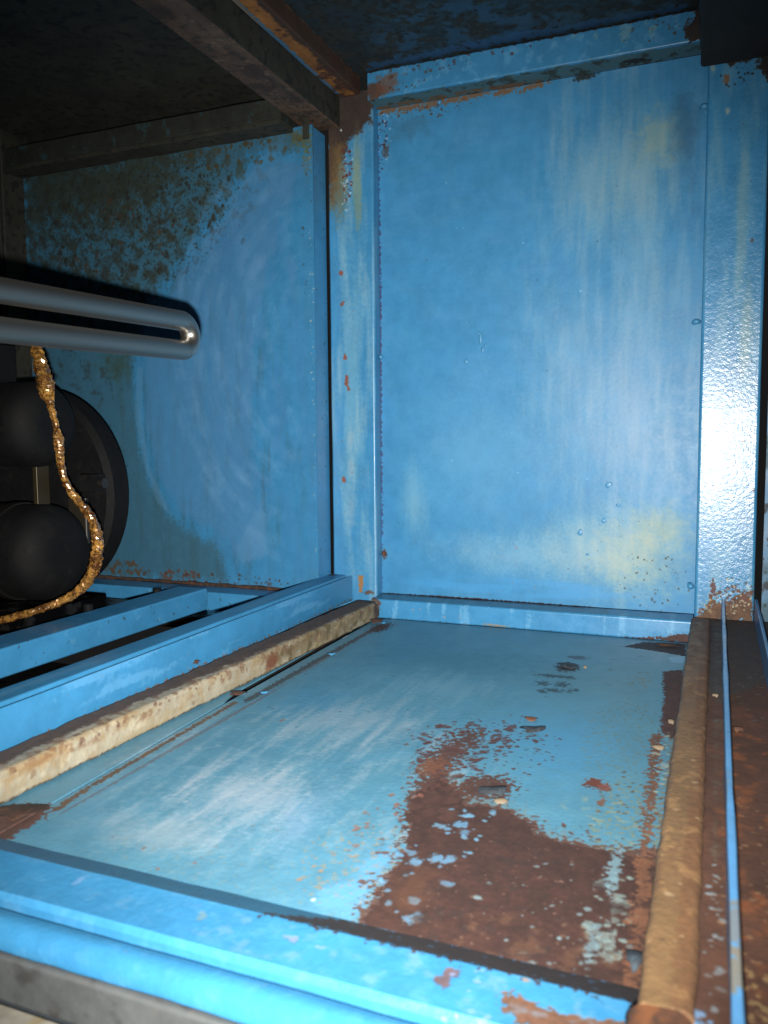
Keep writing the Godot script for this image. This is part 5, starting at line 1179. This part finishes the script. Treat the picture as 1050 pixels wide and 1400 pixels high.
func build_machine() -> void:
	# polished tube that reaches into the left bay
	var chrome := StandardMaterial3D.new()
	chrome.albedo_color = Color(0.60, 0.59, 0.57)
	chrome.metallic = 1.0
	chrome.roughness = 0.4
	var t := thing("bent_tube", "dull steel tube bent into a narrow U, reaching into the left bay", "tube", Vector3(-0.394, 0.0842, 0.3355))
	t.rotation.x = 0.030
	var up := []
	for k in 12:
		up.append(Vector3(0.0, 0.0115, 0.45 - 0.039 * k))
	for k in range(1, 12):
		var q := PI * k / 12.0
		up.append(Vector3(0.0, 0.0115 * cos(q), 0.0205 - 0.0132 * sin(q)))
	for k in 12:
		up.append(Vector3(0.0, -0.0115, 0.021 + 0.039 * k))
	var thick := []
	for k in up.size():
		thick.append(0.0077)
	part("tube_body", hose(up, thick, 3, 28, 0.0, 5, true), chrome, t)
	# black motor
	var mo := thing("motor", "black greasy motor with two rounded housings in the left bay", "motor", Vector3(-0.74, -0.186, 0.22))
	var dome := func(r: float, l: float) -> Array:
		var p := [Vector2(-0.16, 0.0005), Vector2(-0.16, r)]
		p.append(Vector2(l - r * 0.55, r))
		for i in 9:
			var q := PI / 2 * i / 8.0
			p.append(Vector2(l - r * 0.55 + r * 0.55 * sin(q), maxf(r * (0.35 + 0.65 * cos(q)), 0.0005)))
		p.append(Vector2(l, 0.0005))
		return p
	part("upper_housing", turned("x", Vector3(0.0, 0.205, 0.03), dome.call(0.044, 0.112), 40), tints.black, mo)
	part("lower_housing", turned("x", Vector3(0.0, 0.072, 0.03), dome.call(0.050, 0.120), 40), tints.black, mo)
	for k in 4:
		part("cooling_rib", turned("x", Vector3(0.0, 0.205, 0.03), [Vector2(-0.05 + 0.03 * k, 0.0442), Vector2(-0.049 + 0.03 * k, 0.0468), Vector2(-0.045 + 0.03 * k, 0.0468), Vector2(-0.044 + 0.03 * k, 0.0442)], 40), tints.black, mo)
	part("hose_clamp", turned("x", Vector3(0.0, 0.072, 0.03), [Vector2(0.052, 0.0502), Vector2(0.052, 0.0518), Vector2(0.064, 0.0518), Vector2(0.064, 0.0502)], 40), plain(Color(0.10, 0.095, 0.085), 0.5, 0.5, 0.4), mo)
	part("flywheel_guard", turned("z", Vector3(0.0, 0.128, -0.055), [Vector2(-0.018, 0.0005), Vector2(-0.018, 0.116), Vector2(-0.012, 0.122), Vector2(0.012, 0.122), Vector2(0.018, 0.116), Vector2(0.018, 0.0005)], 64), tints.black, mo)
	part("neck", box("y", -0.05, 0.0, 0.035, 0.05, 0.20, 0.29, 0.006), tints.black, mo)
	part("bracket", box("y", 0.066, 0.0, 0.072, 0.018, 0.09, 0.165, 0.001), plain(Color(0.22, 0.19, 0.13), 0.4, 0.5, 0.5), mo)
	part("cover_plate", box("y", 0.074, -0.028, 0.100, -0.022, 0.075, 0.125, 0.002), plain(Color(0.13, 0.115, 0.09), 0.45), mo)
	var lug := part("lug", box("x", -0.032, 0.132, -0.016, 0.152, 0.098, 0.120, 0.002), tints.black, mo)
	part("lug_bolt", turned("x", Vector3(0.0, 0.142, -0.024), [Vector2(0.118, 0.0005), Vector2(0.118, 0.006), Vector2(0.126, 0.006), Vector2(0.126, 0.0005)], 6), plain(Color(0.09, 0.08, 0.07), 0.5), mo)
	part("motor_base", box("x", -0.02, 0.0, 0.09, 0.020, -0.16, 0.125, 0.003), tints.oil, mo)
	for k in 2:
		var z := 0.035 - 0.095 * k
		var x := 0.150 + 0.012 * k
		part("foot", turned("y", Vector3(x, 0.0, z), [Vector2(-0.006, 0.0155), Vector2(-0.002, 0.0155), Vector2(-0.002, 0.008), Vector2(0.012, 0.0072), Vector2(0.014, 0.005), Vector2(0.022, 0.0048), Vector2(0.022, 0.0005)], 20), tints.black, mo)
	# oil-soaked golden cable
	var gold := StandardMaterial3D.new()
	gold.albedo_texture = cable_tint()
	gold.uv1_triplanar = true
	gold.uv1_world_triplanar = true
	gold.uv1_scale = Vector3(9, 9, 9) / S
	gold.roughness = 0.22
	gold.metallic = 0.35
	gold.metallic_specular = 0.7
	var ca := thing("power_cable", "glistening golden-brown tape-wrapped cable hanging in front of the motor", "cable", Vector3.ZERO)
	var pts := [Vector3(-0.6007, 0.0962, 0.3000), Vector3(-0.5849, 0.0735, 0.3100), Vector3(-0.5742, 0.0507, 0.3150), Vector3(-0.5642, 0.0329, 0.3200), Vector3(-0.5599, 0.0169, 0.3200), Vector3(-0.5573, 0.0022, 0.3200), Vector3(-0.5577, -0.0178, 0.3180), Vector3(-0.5546, -0.0367, 0.3160), Vector3(-0.5445, -0.0529, 0.3130), Vector3(-0.5326, -0.0678, 0.3100), Vector3(-0.5277, -0.0875, 0.3080), Vector3(-0.5323, -0.1105, 0.3060), Vector3(-0.5473, -0.1318, 0.3030), Vector3(-0.5664, -0.1468, 0.3080), Vector3(-0.5863, -0.1560, 0.3220), Vector3(-0.6142, -0.1645, 0.3350), Vector3(-0.6500, -0.1722, 0.3450)]
	var rad := [0.0048, 0.0061, 0.0074, 0.0033, 0.0027, 0.0043, 0.0034, 0.0031, 0.0035, 0.0040, 0.0051, 0.0052, 0.0048, 0.0039, 0.0034, 0.0034, 0.0035]
	part("cable_sheath", hose(pts, rad, 16, 14, 0.24, 9), gold, ca)


func cable_tint() -> ImageTexture:
	var cv := Canvas.new(0, 0, 0.25, 0.25, 1024.0, noise)
	cv.base(Color(0.62, 0.44, 0.20), 0.3, 0.25)
	cv.mottle(0, 0, 0, 0, "mid", 0.0, 0.25, Color(0.26, 0.13, 0.05), 0.9)
	cv.mottle(0, 0, 0, 0, "fine", 0.1, 0.25, Color(0.12, 0.06, 0.03), 0.85)
	cv.mottle(0, 0, 0, 0, "grit", 0.3, 0.3, Color(0.85, 0.70, 0.42), 0.7)
	return cv.textures()[0]


func loose(called: String, label: String, category: String, at: Vector3, turn: float, size: Vector3, m: Material, seed: int, lift := 0.0) -> void:
	var o := thing(called, label, category, at, "loose flakes and crumbs inside the cabinet")
	o.rotation.y = turn
	part("chip_body", chip(size.x, size.z, size.y, 0.0006, seed, lift), m, o)


func build_debris() -> void:
	var dark := tiled(Color(0.13, 0.15, 0.17), 0.6, 0.3, [["fine", 0.2, 0.3, Color(0.25, 0.33, 0.38), 0.6, 0.6, 0.0]])
	var pale := plain(Color(0.43, 0.38, 0.31), 0.85)
	loose("paint_chip", "dark curled paint chip with a pale lower edge, on bright blue paint", "chip", Vector3(-0.1152, -0.2063, 0.3422), 0.1, Vector3(0.0105, 0.0032, 0.0045), dark, 301, 0.002)
	loose("paint_chip", "dark curled chip at the top edge of the big rust patch", "chip", Vector3(-0.1164, -0.2063, 0.4526), 0.2, Vector3(0.0105, 0.0038, 0.0055), dark, 302, 0.002)
	loose("paint_chip", "pale grey crumb beside the dark chip on the rust patch edge", "crumb", Vector3(-0.1091, -0.2063, 0.4611), 0.5, Vector3(0.004, 0.002, 0.004), pale, 303, 0)
	loose("rust_flake", "small orange-brown flake above the dark curled chip", "flake", Vector3(-0.1220, -0.2063, 0.3173), 0, Vector3(0.0052, 0.0014, 0.003), tints.rust_orange, 304, 0)
	loose("dirt_clump", "black dirt clump on the blue floor near the back rail", "dirt", Vector3(-0.1205, -0.2063, 0.1671), 0, Vector3(0.0095, 0.0028, 0.007), dark, 305, 0)
	loose("crumb", "tiny tan crumb right of the black dirt clump", "crumb", Vector3(-0.1050, -0.2063, 0.1664), 0.3, Vector3(0.0022, 0.002, 0.0022), pale, 306, 0)
	loose("crumb", "white crumb beside the brown bare strip, by the tan strip", "crumb", Vector3(-0.0259, -0.2063, 0.2906), 0.3, Vector3(0.0022, 0.003, 0.004), pale, 307, 0)
	loose("crumb", "pale crumb on the peeled paint left of the tan strip", "crumb", Vector3(-0.0311, -0.2063, 0.3437), 0.2, Vector3(0.004, 0.002, 0.003), pale, 308, 0)
	loose("rust_flake", "tan crumb on the rusty rail right of the thin blue edge", "crumb", Vector3(0.0167, -0.1834, 0.3572), 0.2, Vector3(0.0035, 0.0025, 0.003), tints.rust_orange, 309, 0)
	loose("rust_flake", "rusty lump at the end of the floor groove beside the cream bar", "flake", Vector3(-0.3557, -0.2068, 0.3452), 0.2, Vector3(0.0075, 0.004, 0.0055), tints.rust, 310, 0)
	loose("paint_chip", "pale blue chip standing by the rusty lump at the groove", "chip", Vector3(-0.3383, -0.2063, 0.3342), 0.3, Vector3(0.0045, 0.0016, 0.0022), tints.bead, 311, 0.001)
	loose("paint_chip", "pale blue chip on the seam halfway to the back rail", "chip", Vector3(-0.3394, -0.2063, 0.2058), 0.3, Vector3(0.005, 0.0016, 0.0025), tints.bead, 312, 0.001)
	loose("paint_chip", "pale blue chip in the back left floor corner", "chip", Vector3(-0.3434, -0.2063, 0.0634), 0.2, Vector3(0.004, 0.0016, 0.0025), tints.bead, 313, 0.001)
	loose("rust_flake", "torn brown rust flake in the front left floor corner", "flake", Vector3(-0.3549, -0.2063, 0.5711), 0.2, Vector3(0.0165, 0.0026, 0.0105), tints.rust, 314, 0.002)
	loose("rust_flake", "dark rust clump in the back left corner at the end of the cream bar", "flake", Vector3(-0.3526, -0.2063, 0.0629), 0.4, Vector3(0.0085, 0.005, 0.0075), tints.rust, 315, 0)
	loose("rust_flake", "rust clump in the back right floor corner under the blue rail", "flake", Vector3(-0.0409, -0.2063, 0.0590), 0, Vector3(0.0125, 0.0026, 0.004), tints.rust, 316, 0)
	loose("rust_flake", "black crumbly clump at the near end of the tan strip", "flake", Vector3(-0.0248, -0.2063, 0.5816), 0.2, Vector3(0.004, 0.0035, 0.007), dark, 317, 0)
	loose("rust_flake", "small rust nub on the seam above the cream bar, near its middle", "flake", Vector3(-0.4012, -0.1870, 0.3381), 0.2, Vector3(0.0035, 0.004, 0.004), tints.rust, 318, 0)
	loose("crumb", "small yellowish crumb on the ledge right of the tan strip", "crumb", Vector3(0.0034, -0.1834, 0.2890), 0.2, Vector3(0.0024, 0.0018, 0.002), pale, 319, 0)
